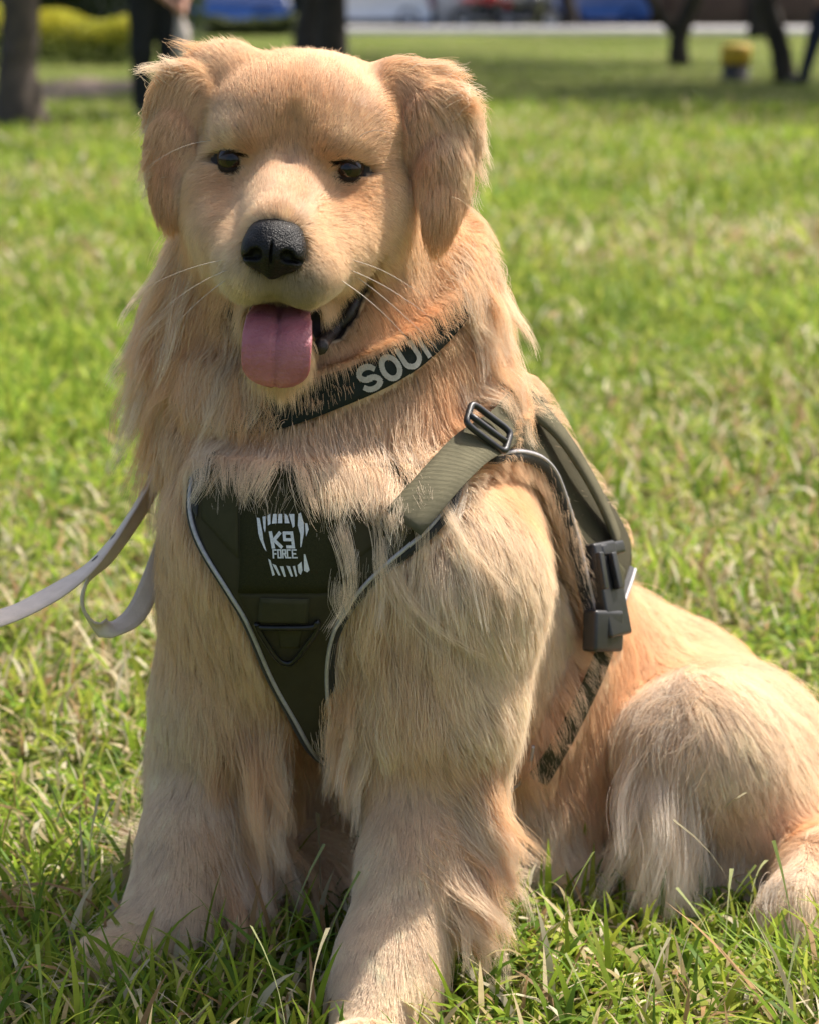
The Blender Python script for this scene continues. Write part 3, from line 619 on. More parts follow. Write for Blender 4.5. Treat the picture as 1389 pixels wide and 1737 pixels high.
# grab handle along the spine, its buckle, girth strap
hd = SAD[4:26, 8]+SN[4:26, 8]*(.006+.012*np.sin(np.linspace(0, math.pi, 22)))[:, None]; tdir = nrm(np.gradient(hd, axis=0)); sd = nrm(np.cross(tdir, SN[4:26, 8]))
slab('grab_handle', hd[:, None]+sd[:, None]*np.linspace(-.013, .013, 5)[None, :, None], .005, M_WEB, HARN)
def box_on(name, cpx, ang, size, off, mat, parent, bev=.25):
    c = hp([cpx], off)[0]; N = grad(VOL, c[None])[0]; a = CAM_R*math.cos(ang)-CAM_U*math.sin(ang); a = nrm(a-N*(a@N)); b = np.cross(N, a); R = Matrix(np.stack([a, b, N], 1).tolist()).to_4x4(); R.translation = Vector(c)
    bm = bmesh.new(); bmesh.ops.create_cube(bm, size=1); bmesh.ops.scale(bm, vec=size, verts=bm.verts); bmesh.ops.bevel(bm, geom=bm.edges[:], offset=min(size)*bev, segments=3, affect='EDGES', profile=.6)
    bmesh.ops.transform(bm, matrix=R, verts=bm.verts); me = bpy.data.meshes.new(name); bm.to_mesh(me); bm.free(); o = bpy.data.objects.new(name, me); COL.objects.link(o); me.materials.append(mat)
    me.polygons.foreach_set('use_smooth', np.ones(len(me.polygons), bool)); attach(o, parent); gear_pts(c+N*size[2]*.5+np.stack(np.meshgrid(np.linspace(-.5, .5, 12)*size[0], np.linspace(-.5, .5, 9)*size[1]), -1).reshape(-1, 2)@np.stack([a, b])); return o
GS = hp([(1030, 960), (1024, 1030), (1005, 1110), (970, 1190), (930, 1265), (900, 1310)], .012, 1.985); ok = ~np.isnan(GS[:, 0])
strap('girth_strap', GS[ok], .026, .021, .0026, M_WEBD, HARN)
bk = box_on('side_release_buckle', (1030, 1000), math.radians(82), (.088, .040, .013), .028, M_PLAST, HARN)
box_on('buckle_socket', (1022, 1070), math.radians(94), (.038, .046, .016), .0275, M_PLAST, bk)
box_on('buckle_latch', (1020, 968), math.radians(82), (.034, .009, .006), .0355, M_PLAST, bk); box_on('buckle_latch', (1043, 968), math.radians(82), (.034, .009, .006), .0355, M_PLAST, bk)
box_on('buckle_frame', (1030, 932), math.radians(82), (.012, .048, .014), .0285, M_PLAST, bk)
BS = hp([(588, 1290), (640, 1320)], .012); bpath = [PAN[-2, ncol//2], snap(VOL, np.array([[-.02, 1.98, .20]]), .012, 14)[0], snap(VOL, np.array([[.04, 2.03, .18]]), .012, 14)[0]]
strap('belly_strap', bpath, .032, .012, .003, M_OLIVE, HARN)
tube('piping', resample(snap(VOL, hp([(905, 1268), (898, 1300), (880, 1330), (862, 1345)], .02, 1.985)[:], .018, 4), 30), .0016, M_REFL, HARN)

# --- collar: a ring cut through the neck by a tilted plane
M_COLLAR = weave('collar_band', (.012, .018, .016), (.020, .028, .024), 600, .6, .5)
M_LET = pmat('grey_lettering', (.42, .40, .35), (.33, .31, .27), 400, .8, .3, 900)
c3 = hp([(300, 672), (480, 700), (725, 590)], .015); cc = np.array([W(520, 620, 1.955)])[0]
pn = nrm(np.cross(c3[1]-c3[0], c3[2]-c3[0])); pn *= np.sign(pn[2]); cc = cc-pn*((cc-c3[0])@pn)
e1 = nrm(CAM_R-pn*(CAM_R@pn)); e2 = np.cross(pn, e1)
def ring(shift, off, n=140):
    th = np.linspace(0, 2*math.pi, n, endpoint=False); D = np.outer(np.cos(th), e1)+np.outer(np.sin(th), e2); c = cc+pn*shift
    t = np.linspace(.03, .30, 160); s = tri(VOL, c+D[:, None]*t[None, :, None])-off; j = (s > 0).argmax(1); r = t[j]
    for _ in range(10): r = .5*r+.25*(np.roll(r, 1)+np.roll(r, -1))
    return c+D*r[:, None], th
COLLAR = empty('dog_collar', tuple(cc)); tag(COLLAR, 'dark green dog collar with pale letters round the dog\'s neck', 'dog collar')
RG = np.stack([ring(s, .009)[0] for s in np.linspace(-.012, .012, 5)], 1); RT = ring(0, .009)[1]
# close the band: cloth over the ring, first column repeated
RGc = np.concatenate([RG, RG[:1]], 0); band = slab('collar_band', RGc, .003, M_COLLAR, COLLAR)
RN = nrm(np.cross(np.gradient(RGc, axis=0), np.gradient(RGc, axis=1))); RN *= np.sign((RN*(RGc-cc)).sum(-1).mean())
def on_collar(s, t, h=.0036):
    """s metres along the band from the point under the dog's left cheek, t across"""
    mid = RGc[:, 2]; pxs = to_px(mid); front = np.argmin(np.where(mid[:, 1] < cc[1], np.abs(pxs[:, 0]-596), 1e9)); L = np.concatenate([[0], np.cumsum(np.linalg.norm(np.diff(mid, axis=0), axis=1))])
    sgn = 1 if to_px(mid[(front+3) % len(mid)])[0] > pxs[front, 0] else -1
    u = np.interp(np.clip(L[front]+sgn*np.asarray(s), 0, L[-1]), L, np.arange(len(L))); v = np.clip((np.asarray(t)+.012)/.024*4, 0, 3.999); u = np.clip(u, 0, len(mid)-1.001)
    i, j = u.astype(int), v.astype(int); f, g = (u-i)[:, None], (v-j)[:, None]
    P = (RGc[i, j]*(1-f)+RGc[i+1, j]*f)*(1-g)+(RGc[i, j+1]*(1-f)+RGc[i+1, j+1]*f)*g; return P+nrm(RN[i, j])*h
def arc(cx, cy, rx, ry, a0, a1, n=12): a = np.radians(np.linspace(a0, a1, n)); return [(cx+rx*math.cos(t), cy+ry*math.sin(t)) for t in a]
gl = [arc(.5, .72, .38, .26, 20, 270)+arc(.5, .26, .38, .24, 90, -160)[0:], arc(1.6, .5, .38, .48, 0, 360, 20), [(2.3, 1), (2.3, .4)]+arc(2.68, .38, .38, .36, 180, 360)+[(3.06, 1)], [(3.5, 0), (3.5, 1)]]
lw = .018
flat_polys('collar_lettering', [[(.006+x*lw, -.0085+y*.017) for x, y in p] for p in stroke_polys([[(x, y) for x, y in g] for g in gl], .24)], lambda q: on_collar(q[:, 0], q[:, 1]), M_LET, COLLAR)
rg = W(318, 790, 1.97)
# --- leash: flat greige strap that runs off to the left, with its hanging loop
M_LEASH = pmat('leash_strap', (.64, .55, .46), (.56, .48, .40), 60, .6, .25, 500, spec=.15)
LEASH = empty('dog_leash', tuple(W(150, 1000, 1.86))); tag(LEASH, 'flat greige leash strap hanging in a loop beside the dog', 'leash')
def free_strap(name, pts, nrmls, widths, th, mat, parent, n=70):
    C = resample(catmull(pts, n*2), n); u = np.linspace(0, 1, n); un = np.linspace(0, 1, len(nrmls)); N = nrm(np.stack([np.interp(u, un, np.array(nrmls)[:, k]) for k in range(3)], -1)); wd = np.interp(u, np.linspace(0, 1, len(widths)), widths)
    T = nrm(np.gradient(C, axis=0)); N = nrm(N-T*(N*T).sum(1, keepdims=True)); S = np.cross(T, N); G_ = C[:, None]+S[:, None]*(np.linspace(-.5, .5, 5)[None, :, None]*wd[:, None, None])
    r, c = G_.shape[:2]; e = np.array([.5, 1, 1, 1, .5])[None, :, None]*.5; a = G_+N[:, None]*th*e; b = G_-N[:, None]*th*e; V = np.concatenate([a.reshape(-1, 3), b.reshape(-1, 3)]); m = r*c; I = np.arange(m).reshape(r, c)
    q = np.stack([I[:-1, :-1], I[:-1, 1:], I[1:, 1:], I[1:, :-1]], -1).reshape(-1, 4); rg_ = np.concatenate([I[0, :-1], I[:-1, -1], I[-1, :0:-1], I[:0:-1, 0]]); nx = np.roll(rg_, -1)
    return mesh_np(name, V, np.concatenate([q, q[:, ::-1]+m, np.stack([nx, rg_, rg_+m, nx+m], 1)]), mat, parent), C, N, S
st, LC, LN, LS = free_strap('leash_strap', [W(-330, 1110, 1.60), W(-150, 1085, 1.68), W(0, 1048, 1.75), W(70, 1018, 1.79), W(140, 972, 1.83), W(185, 925, 1.87), W(230, 860, 1.92), W(268, 790, 1.97), W(290, 740, 2.0)],
  [(-.1, -.62, .75), (-.15, -.6, .75), (-.35, -.62, .6), (-.75, -.45, .35), (-.8, -.4, .3)], [.024, .024, .023, .021, .019], .0032, M_LEASH, LEASH)
free_strap('leash_loop', [W(272, 800, 1.965), W(240, 862, 1.925), W(196, 930, 1.885), W(160, 968, 1.862), W(143, 1000, 1.852), W(141, 1030, 1.85), W(160, 1058, 1.853), W(195, 1066, 1.862), W(232, 1040, 1.885), W(262, 975, 1.915), W(285, 900, 1.95), W(305, 815, 1.985), W(318, 770, 2.0)],
  [(-.6, -.2, -.5), (-.75, -.3, -.3), (-.95, -.2, 0), (.2, -.75, .6), (.75, -.45, .45), (.85, -.3, .2)], [.017, .018, .018, .019, .018, .016], .003, M_LEASH, LEASH)
for (x, y) in ((197, 914), (166, 954)):
    k = np.argmin(np.linalg.norm(to_px(LC)-np.array([x, y]), axis=1)); T = nrm(LC[k+1]-LC[k-1]); th = np.linspace(0, 2*math.pi, 20, endpoint=False); c0 = LC[k]+LN[k]*.0019
    V = np.concatenate([c0+np.outer(np.cos(th)*.0052, T)+np.outer(np.sin(th)*.0022, LS[k]), [c0]]); mesh_np('strap_hole', V, np.array([(i, (i+1) % 20, 20) for i in range(20)]), M_BLK, st)
tube('keeper_ring', np.stack([W(275, 800, 1.962)+CAM_R*.010*math.cos(t)+np.array([0, .012*math.sin(t), .004*math.sin(t)]) for t in np.linspace(0, 2*math.pi, 24, endpoint=False)]), .003, M_METAL, LEASH, 8, True)
# --- collision volume for the hair: body plus gear
CVOL = VOL.copy(); gpts = np.concatenate(GEAR_PTS); gn_ = grad(VOL, gpts); gd_ = tri(VOL, gpts)
gpts = np.concatenate([gpts]+[(gpts-gn_*(.0045*k))[(gd_ > .0045*k) & (gd_ < .03)] for k in range(1, 6)]); ig = np.round((gpts-VO)/VH).astype(int)
for dx in range(-2, 3):
    for dy in range(-2, 3):
        for dz in range(-2, 3):
            j = ig+np.array([dx, dy, dz]); okk = ((j >= 0) & (j < VN)).all(1); j = j[okk]; d = np.linalg.norm(VO+VH*j-gpts[okk], axis=1)-.0030
            np.minimum.at(CVOL, (j[:, 0], j[:, 1], j[:, 2]), d.astype(np.float32))
# ---------------------------------------------------------------- fur: combed by guides laid on the coat, kept outside body, harness and collar
CRE, GOL, DEP, WHT, ORG = (.89, .73, .55), (.85, .59, .36), (.78, .48, .26), (.92, .82, .70), (.85, .57, .34)
PAL = dict(c=CRE, g=GOL, d=DEP, w=WHT, o=ORG, m=tuple((a+b)/2 for a, b in zip(CRE, GOL)), s=(.50, .40, .28))
GUIDES = [  # px, py, dx, dy, length mm, lift, colour, clump
 # face
 (470,350,0,-1,8,.08,'m',.1),(440,340,-.3,-1,9,.08,'m',.1),(510,340,.3,-1,9,.06,'m',.1),(490,270,0,-1,8,.06,'m',.1),(520,230,.1,-1,10,.06,'g',.1),(460,230,-.1,-1,10,.06,'g',.1),
 (500,170,0,-1,13,.09,'g',.2),(420,150,-.4,-1,16,.11,'g',.2),(600,150,.4,-1,16,.11,'g',.2),(470,95,-.1,-1,16,.22,'m',.3),(560,95,.1,-1,16,.22,'m',.3),(400,90,-.4,-.9,18,.25,'m',.3),(610,105,.4,-.9,18,.25,'m',.3),
 (390,230,-.5,-.8,9,.06,'m',.1),(590,240,.5,-.8,9,.06,'m',.1),(350,250,-1,-.1,12,.09,'m',.2),(650,260,1,-.1,14,.09,'g',.2),
 (380,310,-.7,.5,8,.06,'g',.1),(590,320,.8,.4,8,.06,'g',.1),(350,350,-.8,.5,14,.11,'m',.2),(650,350,.9,.3,14,.11,'m',.2),(690,320,.9,.3,18,.2,'m',.3),(325,300,-.9,.3,16,.2,'m',.2),
 (420,390,-.6,.2,9,.12,'m',.1),(540,390,.7,.1,10,.12,'m',.1),(400,450,-.6,.7,11,.2,'c',.1),(560,440,.8,.4,12,.14,'m',.1),(590,400,.9,.2,12,.09,'m',.1),(560,490,.6,.8,6,.1,'c',.1),(420,490,-.3,1,10,.25,'c',.1),(510,490,.2,1,6,.3,'s',.1),(445,485,-.1,1,6,.3,'s',.1),(470,485,0,1,5,.3,'s',.1),
 (340,420,-.6,.8,26,.3,'m',.3),(650,430,.8,.5,18,.2,'m',.3),(700,430,.5,.9,30,.3,'m',.3),(310,370,-.4,.9,30,.3,'g',.3),(640,500,.6,.8,18,.2,'d',.3),(600,585,.4,.9,11,.12,'g',.3),(565,600,.3,.95,9,.12,'m',.2),(680,520,.5,.9,34,.28,'d',.4),
 (420,610,-.2,1,26,.25,'c',.3),(480,640,0,1,30,.25,'m',.3),(560,640,.3,.95,20,.2,'m',.3),(380,540,-.5,.9,30,.28,'g',.3),
 # darker tan round the eyes
 (415,245,-.2,-1,8,.06,'d',.1),(562,252,.3,-1,8,.06,'d',.1),(365,325,-.8,.5,9,.07,'g',.1),(615,335,.8,.4,9,.07,'g',.1),(430,290,-.1,-1,7,.06,'g',.1),(550,300,.2,-1,7,.06,'g',.1),(575,243,.5,-.9,8,.1,'c',.1),(395,235,-.5,-.9,8,.1,'c',.1),
 # ears
 (300,105,-.8,-.1,26,.4,'m',.5),(345,85,-.5,-.6,24,.35,'m',.4),(255,180,-.5,.8,26,.3,'g',.5),(300,180,-.3,1,20,.18,'g',.4),(262,280,-.05,1,20,.18,'d',.5),(285,280,.05,1,16,.12,'d',.4),(268,350,.05,1,18,.1,'d',.5),
 (670,105,.7,-.4,24,.35,'m',.4),(740,135,.8,.2,26,.3,'m',.5),(795,200,.5,.9,26,.28,'m',.5),(690,190,.35,1,18,.14,'o',.4),(760,240,.15,1,20,.16,'m',.5),(795,270,-.05,1,22,.2,'m',.5),(720,270,.2,1,16,.1,'d',.4),(752,330,.0,1,18,.12,'g',.5),(757,380,-.05,1,18,.1,'d',.5),
 # ruff
 (300,430,-.4,.9,46,.5,'m',.5),(265,500,-.3,1,56,.48,'m',.5),(265,590,-.2,1,60,.45,'m',.55),(320,520,-.3,1,60,.55,'g',.5),(330,620,-.2,1,66,.55,'g',.6),(275,670,-.1,1,70,.5,'m',.65),(330,660,-.1,1,70,.5,'g',.6),(400,640,-.1,1,74,.5,'g',.6),(400,680,-.05,1,74,.55,'g',.65),(480,680,.05,1,76,.55,'g',.65),(545,665,.1,1,66,.5,'g',.6),(585,650,.1,1,48,.4,'g',.55),(600,610,.25,1,22,.22,'g',.4),(650,570,.4,.9,18,.2,'g',.4),(700,530,.5,.9,24,.25,'d',.4),(625,632,.3,1,11,.15,'g',.3),(680,595,.3,1,11,.15,'g',.3),(725,560,.2,1,42,.3,'g',.5),
 (740,430,.5,.9,45,.5,'g',.45),(780,460,.4,.9,46,.5,'m',.5),(810,520,.3,1,52,.48,'m',.5),(790,580,.2,1,54,.42,'g',.55),(815,620,.2,1,34,.4,'m',.6),(740,650,.0,1,60,.45,'o',.65),(780,690,.1,1,22,.25,'o',.5),(750,770,.1,1,26,.2,'c',.5),(770,735,.1,1,20,.2,'o',.5),(725,805,.1,1,40,.25,'c',.6),
 (700,720,-.1,1,98,.5,'c',.8),(620,740,.08,1,104,.5,'c',.8),(540,745,.08,1,76,.5,'c',.78),(460,745,-.05,1,58,.5,'m',.72),(380,735,.1,1,44,.45,'m',.68),(310,715,.15,1,52,.5,'m',.62),
 # near (dog's left) shoulder and foreleg
 (850,830,.3,.95,26,.18,'o',.4),(800,900,.25,.95,34,.2,'c',.5),(890,950,.3,.95,28,.18,'c',.5),(930,1060,.3,.95,28,.2,'c',.5),(720,960,.1,1,40,.22,'c',.6),(830,1050,.4,.9,40,.22,'c',.5),(640,1020,-.1,1,62,.34,'m',.75),(600,1150,-.1,1,80,.38,'c',.85),(700,1120,.05,1,64,.3,'m',.8),
 (800,1200,.6,.8,36,.25,'c',.5),(880,1180,.8,.5,32,.25,'c',.5),(700,1260,.1,1,44,.22,'m',.7),(620,1280,.0,1,46,.22,'c',.7),(770,1310,.5,.85,32,.2,'m',.6),(840,1330,.6,.8,38,.25,'c',.6),(700,1400,.2,1,20,.15,'m',.4),(640,1450,-.1,1,17,.14,'c',.3),(660,1560,-.1,1,13,.13,'c',.3),(720,1560,.3,1,14,.15,'c',.3),(630,1690,-.1,1,11,.15,'c',.2),
 (850,1440,.3,.9,80,.35,'g',.85),(800,1480,.35,.9,70,.32,'m',.85),(750,1590,.5,.85,52,.35,'c',.8),(730,1660,.4,.9,40,.3,'c',.6),
 # far (dog's right) foreleg
 (310,960,-.3,1,32,.3,'m',.5),(290,1060,-.3,1,32,.3,'m',.5),(340,1100,-.1,1,38,.25,'m',.6),(290,1200,-.15,1,30,.22,'c',.5),(380,1180,.05,1,44,.25,'m',.7),(300,1320,-.1,1,20,.15,'c',.4),(270,1430,-.15,1,15,.14,'c',.3),(340,1420,.1,1,18,.15,'m',.4),(235,1550,-.2,1,12,.14,'c',.3),(200,1620,-.3,.9,10,.15,'c',.2),
 (430,1260,.15,1,80,.3,'g',.85),(420,1340,.2,1,85,.35,'c',.85),(385,1450,.25,1,58,.32,'m',.8),(520,1250,.1,1,36,.2,'d',.6),
 # back, flank, belly
 (1100,990,.75,.6,34,.3,'o',.4),(1180,1030,.8,.55,34,.35,'m',.4),(1260,1080,.85,.5,36,.4,'m',.4),(1320,1150,.8,.55,38,.45,'m',.4),(1040,1080,.5,.85,40,.2,'o',.5),(980,1180,.3,.95,42,.18,'o',.5),(1050,1160,.35,.95,40,.18,'o',.5),(1000,1300,.3,.95,55,.2,'o',.6),(930,1280,.35,.95,50,.2,'o',.6),
 (1040,1400,.3,.95,75,.25,'o',.75),(960,1420,.3,.95,95,.28,'c',.85),(900,1400,.25,.95,100,.3,'w',.9),(880,1450,.3,.95,100,.3,'w',.9),(1080,1300,.2,1,55,.2,'d',.6),(1020,1450,.2,1,80,.3,'m',.8),
 # thigh
 (1200,1170,.45,.85,28,.25,'c',.4),(1185,1165,.2,.9,32,.25,'c',.5),(1220,1250,.35,.95,26,.2,'c',.4),(1280,1230,.6,.8,28,.26,'c',.4),(1340,1290,.7,.7,34,.35,'c',.4),(1108,1195,-.15,1,50,.4,'c',.8),(1098,1235,-.05,1,58,.4,'c',.85),(1098,1285,.0,1,62,.4,'c',.85),(1105,1345,.05,1,58,.4,'w',.85),(1122,1405,.1,1,85,.4,'m',.8),(1190,1390,.2,1,34,.25,'m',.6),(1220,1290,.3,.95,30,.18,'c',.5),(1250,1400,.35,.95,30,.18,'m',.55),(1330,1400,.5,.85,28,.2,'o',.5),(1200,1460,.25,1,70,.3,'w',.8),(1270,1490,.2,1,55,.25,'w',.75),(1330,1540,.15,1,34,.25,'c',.6),(1370,1560,.1,1,28,.22,'c',.5),
]
gp = hit(VOL, [g[0] for g in GUIDES], [g[1] for g in GUIDES]); gk = ~np.isnan(gp[:, 0])
for g, k in zip(GUIDES, gk):
    if not k: print('guide misses', g[:2])
GP = gp[gk]; GA = [g for g, k in zip(GUIDES, gk) if k]
GN = grad(VOL, GP)
GD = np.array([CAM_R*g[2]-CAM_U*g[3] for g in GA]); GD = nrm(GD-GN*(GD*GN).sum(1, keepdims=True))
GL = np.array([g[4]*.001 for g in GA]); GLF = np.array([g[5] for g in GA]); GC = np.array([PAL[g[6]] for g in GA]); GK = np.array([g[7] for g in GA])
# sides the photograph does not show: the coat lies back and down
hid = []
for c in [(-.05, 2.2, .5), (.1, 2.3, .4), (.2, 2.4, .3), (-.15, 2.15, .3), (0, 2.3, .15), (.3, 2.4, .2), (-.1, 2.05, .6), (.45, 2.2, .15), (-.2, 2.0, .45), (.05, 2.15, .55)]:
    hid.append((snap(VOL, np.array([c]), 0, 14)[0], nrm(-DF*.6+np.array([0, 0, -.8])), .04, .22, ORG, .5))
for (q_, d_, l_, c_) in [   # feathering along the backs of the forelegs, the belly line and the far elbow
    ((815, 1310, 1.90), (.40, .25, -.9), .085, GOL), ((795, 1390, 1.875), (.45, .2, -.9), .100, GOL), ((770, 1460, 1.845), (.45, .2, -.9), .100, CRE), ((745, 1530, 1.81), (.45, .2, -.9), .080, CRE), ((715, 1610, 1.78), (.4, .2, -.9), .055, CRE),
    ((440, 1230, 1.93), (.25, .0, -1), .085, GOL), ((425, 1310, 1.94), (.3, .1, -1), .10, CRE), ((400, 1390, 1.915), (.3, .1, -1), .095, CRE), ((365, 1480, 1.87), (.3, .1, -1), .06, CRE),
    ((880, 1400, 2.00), (.25, .0, -1), .10, WHT), ((915, 1435, 2.02), (.35, -.05, -1), .11, WHT), ((960, 1450, 2.05), (.35, -.05, -1), .11, WHT), ((1010, 1455, 2.08), (.3, -.05, -1), .10, CRE), ((1050, 1460, 2.10), (.2, -.05, -1), .09, ORG)]:
    hid.append((snap(VOL, W(*q_)[None], 0, 12)[0], nrm(np.array(d_)), l_, .55, c_, .9))
for p in TAIL[3:]: hid.append((p, nrm(np.array([-.5, -.55, .25])), .06, .6, CRE, .8))
GP = np.concatenate([GP, [h[0] for h in hid]]); GD = np.concatenate([GD, [h[1] for h in hid]]); GL = np.concatenate([GL, [h[2] for h in hid]])
GLF = np.concatenate([GLF, [h[3] for h in hid]]); GC = np.concatenate([GC, [h[4] for h in hid]]); GK = np.concatenate([GK, [h[5] for h in hid]])
FH = .014; FN = np.ceil(VN*VH/FH).astype(int)+1
ax = [VO[k]+FH*np.arange(FN[k]) for k in range(3)]; FG = np.stack(np.meshgrid(*ax, indexing='ij'), -1).reshape(-1, 3)
near = tri(VOL, FG) < .055; FLD = np.zeros((len(FG), 9), np.float32); pts = FG[near]; out = np.zeros((len(pts), 9))
PAR = np.concatenate([GD, GL[:, None], GLF[:, None], GC, GK[:, None]], 1)
for a in range(0, len(pts), 8000):
    d2 = ((pts[a:a+8000, None]-GP[None])**2).sum(-1)+.008**2; wt = 1/d2**2; wt /= wt.sum(1, keepdims=True); out[a:a+8000] = wt@PAR
FLD[near] = out; FLD = FLD.reshape(*FN, 9)
def field(p): return tri(FLD, p, VO, FH)

def grow(roots, rn, par, npts, length, lift, gravity, wob, cvol, seed, flow_follow=True):
    r = np.random.default_rng(seed); n = len(roots); P = np.zeros((n, npts, 3), np.float32); P[:, 0] = roots
    d = nrm(par[:, :3]); d = nrm(d-rn*(d*rn).sum(1, keepdims=True)); d = nrm(d+rn*lift[:, None]+r.normal(0, 1, (n, 3))*wob[:, None])
    seg = (length/(npts-1))[:, None]; cur = roots.copy()
    for i in range(1, npts):
        cur = cur+d*seg
        s = tri(cvol, cur); need = .0015+.0006*i; bad = s < need
        if bad.any():
            g = nrm(grad(cvol, cur[bad])+2.0*grad(VOL, cur[bad])); cur[bad] += g*(need-s[bad])[:, None]*1.3
            dd = d[bad]; dd = dd-g*np.minimum((dd*g).sum(1), 0)[:, None]; d[bad] = nrm(dd)
        P[:, i] = cur
        if flow_follow:
            f = field(cur)[:, :3]; d = nrm(d+.25*f)
        d = nrm(d+np.array([0, 0, -1.])*gravity[:, None]+r.normal(0, 1, (n, 3))*wob[:, None]*.35)
    return P
def assign(roots, nper, seed):
    """lock number of every hair: the nearest of n/nper lock centres"""
    from mathutils import kdtree
    r = np.random.default_rng(seed); n = len(roots); m = max(n//nper, 1); ci = r.choice(n, m, False); kd = kdtree.KDTree(m)
    for j, i in enumerate(ci): kd.insert(roots[i], j)
    kd.balance(); return np.array([kd.find(p)[1] for p in roots.tolist()])
def clump(P, ids, amount, seed, power=1.3):
    n, m = P.shape[:2]; cnt = np.maximum(np.bincount(ids), 1); Q = np.stack([np.bincount(ids, P[:, i, k])/cnt for i in range(m) for k in range(3)], -1).reshape(-1, m, 3)[ids]
    t = np.linspace(0, 1, m)[None, :, None]**power; return (P+(Q-P)*t*amount[:, None, None]).astype(np.float32)
def sample_body(n, dens, seed):
    """area and density weighted points on the body mesh"""
    r = np.random.default_rng(seed); T = np.concatenate([BF[:, [0, 1, 2]], BF[:, [0, 2, 3]]])
    A, B, C = BV[T[:, 0]], BV[T[:, 1]], BV[T[:, 2]]; ar = np.linalg.norm(np.cross(B-A, C-A), axis=1)*.5
    p = ar*dens((A+B+C)/3); p /= p.sum(); k = r.choice(len(T), n, p=p); u, v = r.random((2, n)); f = u+v > 1; u[f], v[f] = 1-u[f], 1-v[f]
    return A[k]+(B-A)[k]*u[:, None]+(C-A)[k]*v[:, None]
def hair_object(name, P, R, colors, mat, parent):
    n, m = P.shape[:2]; hc = bpy.data.hair_curves.new(name); hc.add_curves([m]*n)
    hc.attributes['position'].data.foreach_set('vector', np.ascontiguousarray(P, np.float32).ravel())
    a = hc.attributes.get('radius') or hc.attributes.new('radius', 'FLOAT', 'POINT'); a.data.foreach_set('value', np.ascontiguousarray(R, np.float32).ravel())
    c = np.ones((n, 4), np.float32); c[:, :3] = colors
    a = hc.attributes.new('col', 'FLOAT_COLOR', 'CURVE'); a.data.foreach_set('color', c.ravel())
    hc.materials.append(mat); o = bpy.data.objects.new(name, hc); COL.objects.link(o); attach(o, parent); return o
def hair_mat(name):
    m, n, out = new_mat(name); at = n.nodes.new('ShaderNodeAttribute'); at.attribute_name = 'col'
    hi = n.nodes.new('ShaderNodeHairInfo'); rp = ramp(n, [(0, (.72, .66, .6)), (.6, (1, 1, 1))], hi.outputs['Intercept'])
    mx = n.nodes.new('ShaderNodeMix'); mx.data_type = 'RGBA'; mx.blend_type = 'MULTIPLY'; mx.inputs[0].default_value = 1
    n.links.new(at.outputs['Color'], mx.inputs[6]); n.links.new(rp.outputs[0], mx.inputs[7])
    d = n.nodes.new('ShaderNodeBsdfDiffuse'); tr = n.nodes.new('ShaderNodeBsdfTranslucent'); g = n.nodes.new('ShaderNodeBsdfHair')
    g.component = 'Reflection'; g.inputs['RoughnessU'].default_value = .25; g.inputs['RoughnessV'].default_value = .6; g.inputs['Offset'].default_value = -.05
    g.inputs['Color'].default_value = (1, .95, .88, 1)
    n.links.new(mx.outputs[2], d.inputs[0]); n.links.new(mx.outputs[2], tr.inputs[0])
    m1 = n.nodes.new('ShaderNodeMixShader'); m1.inputs[0].default_value = .35; n.links.new(d.outputs[0], m1.inputs[1]); n.links.new(tr.outputs[0], m1.inputs[2])
    m2 = n.nodes.new('ShaderNodeMixShader'); m2.inputs[0].default_value = .035; n.links.new(m1.outputs[0], m2.inputs[1]); n.links.new(g.outputs[0], m2.inputs[2])
    n.links.new(m2.outputs[0], out.inputs[0]); return m
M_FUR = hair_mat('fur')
SC.cycles_curves.shape = 'RIBBONS'; SC.cycles_curves.subdivisions = 2
def vis_dens(c):
    """thicker coat where hair is short; thin where only the far side of the dog lies"""
    L = field(c)[:, 3]; n = grad(VOL, c); v = nrm(np.array([0, 0, CAMH])-c); f = (n*v).sum(1)
    return np.clip(.018/np.maximum(L, .004), .40, 3.2)*np.clip(.65+.9*f, .12, 1.0)
NFUR = 660000
def bare_skin(p):
    q = (p-HO)@HR; b = mouth_zone(p) < .0025
    for s in (-1, 1): b |= (((np.abs(q[:, 0]-s*.047)/.0190)**2+((q[:, 2]+.0+s*.12*(q[:, 0]-s*.047))/.0064)**2) < 1) & (q[:, 1] > -.035)
    e = np.linalg.norm((q-np.array([MX, .095, -.058]))/np.array([.0240, .022, .0205]), axis=1); return b | (e < 1)
def behind_panel(p):
    q = to_px(p); L, R = np.interp(q[:, 1], pyv, Lv), np.interp(q[:, 1], pyv, Rv); i = (q[:, 0] > L+1) & (q[:, 0] < R-1) & (q[:, 1] > 795) & (q[:, 1] < 1308); o = np.zeros(len(p), bool)
    o[i] = (p[i, 1] > on_panel(q[i, 0], q[i, 1])[:, 1]-.004) & (p[i, 1] < 2.02); return o
roots = sample_body(NFUR, vis_dens, 11); roots = roots[~behind_panel(roots)]
rn = grad(VOL, roots)
from mathutils import kdtree as _kt
GT = np.concatenate(GEAR_PTS); kd_ = _kt.KDTree(len(GT))
for j_, p_ in enumerate(GT): kd_.insert(p_, j_)
kd_.balance(); under = np.zeros(len(roots), bool); cand = np.where((tri(CVOL, roots+rn*.009) < .008) | (tri(CVOL, roots+rn*.016) < .006))[0]
nn_ = np.array([kd_.find(p_)[1] for p_ in roots[cand].tolist()]); v_ = GT[nn_]-roots[cand]; h__ = (v_*rn[cand]).sum(1); lat = np.linalg.norm(v_-rn[cand]*h__[:, None], axis=1)
under[cand] = (h__ > 0) & (h__ < .04) & (lat < .0055)
keep = ~bare_skin(roots) & ~under & (roots[:, 2] > .004); roots, rn = roots[keep], rn[keep]
par = field(roots)
rr = np.random.default_rng(5); n = len(roots)
guard = rr.random(n) < .12
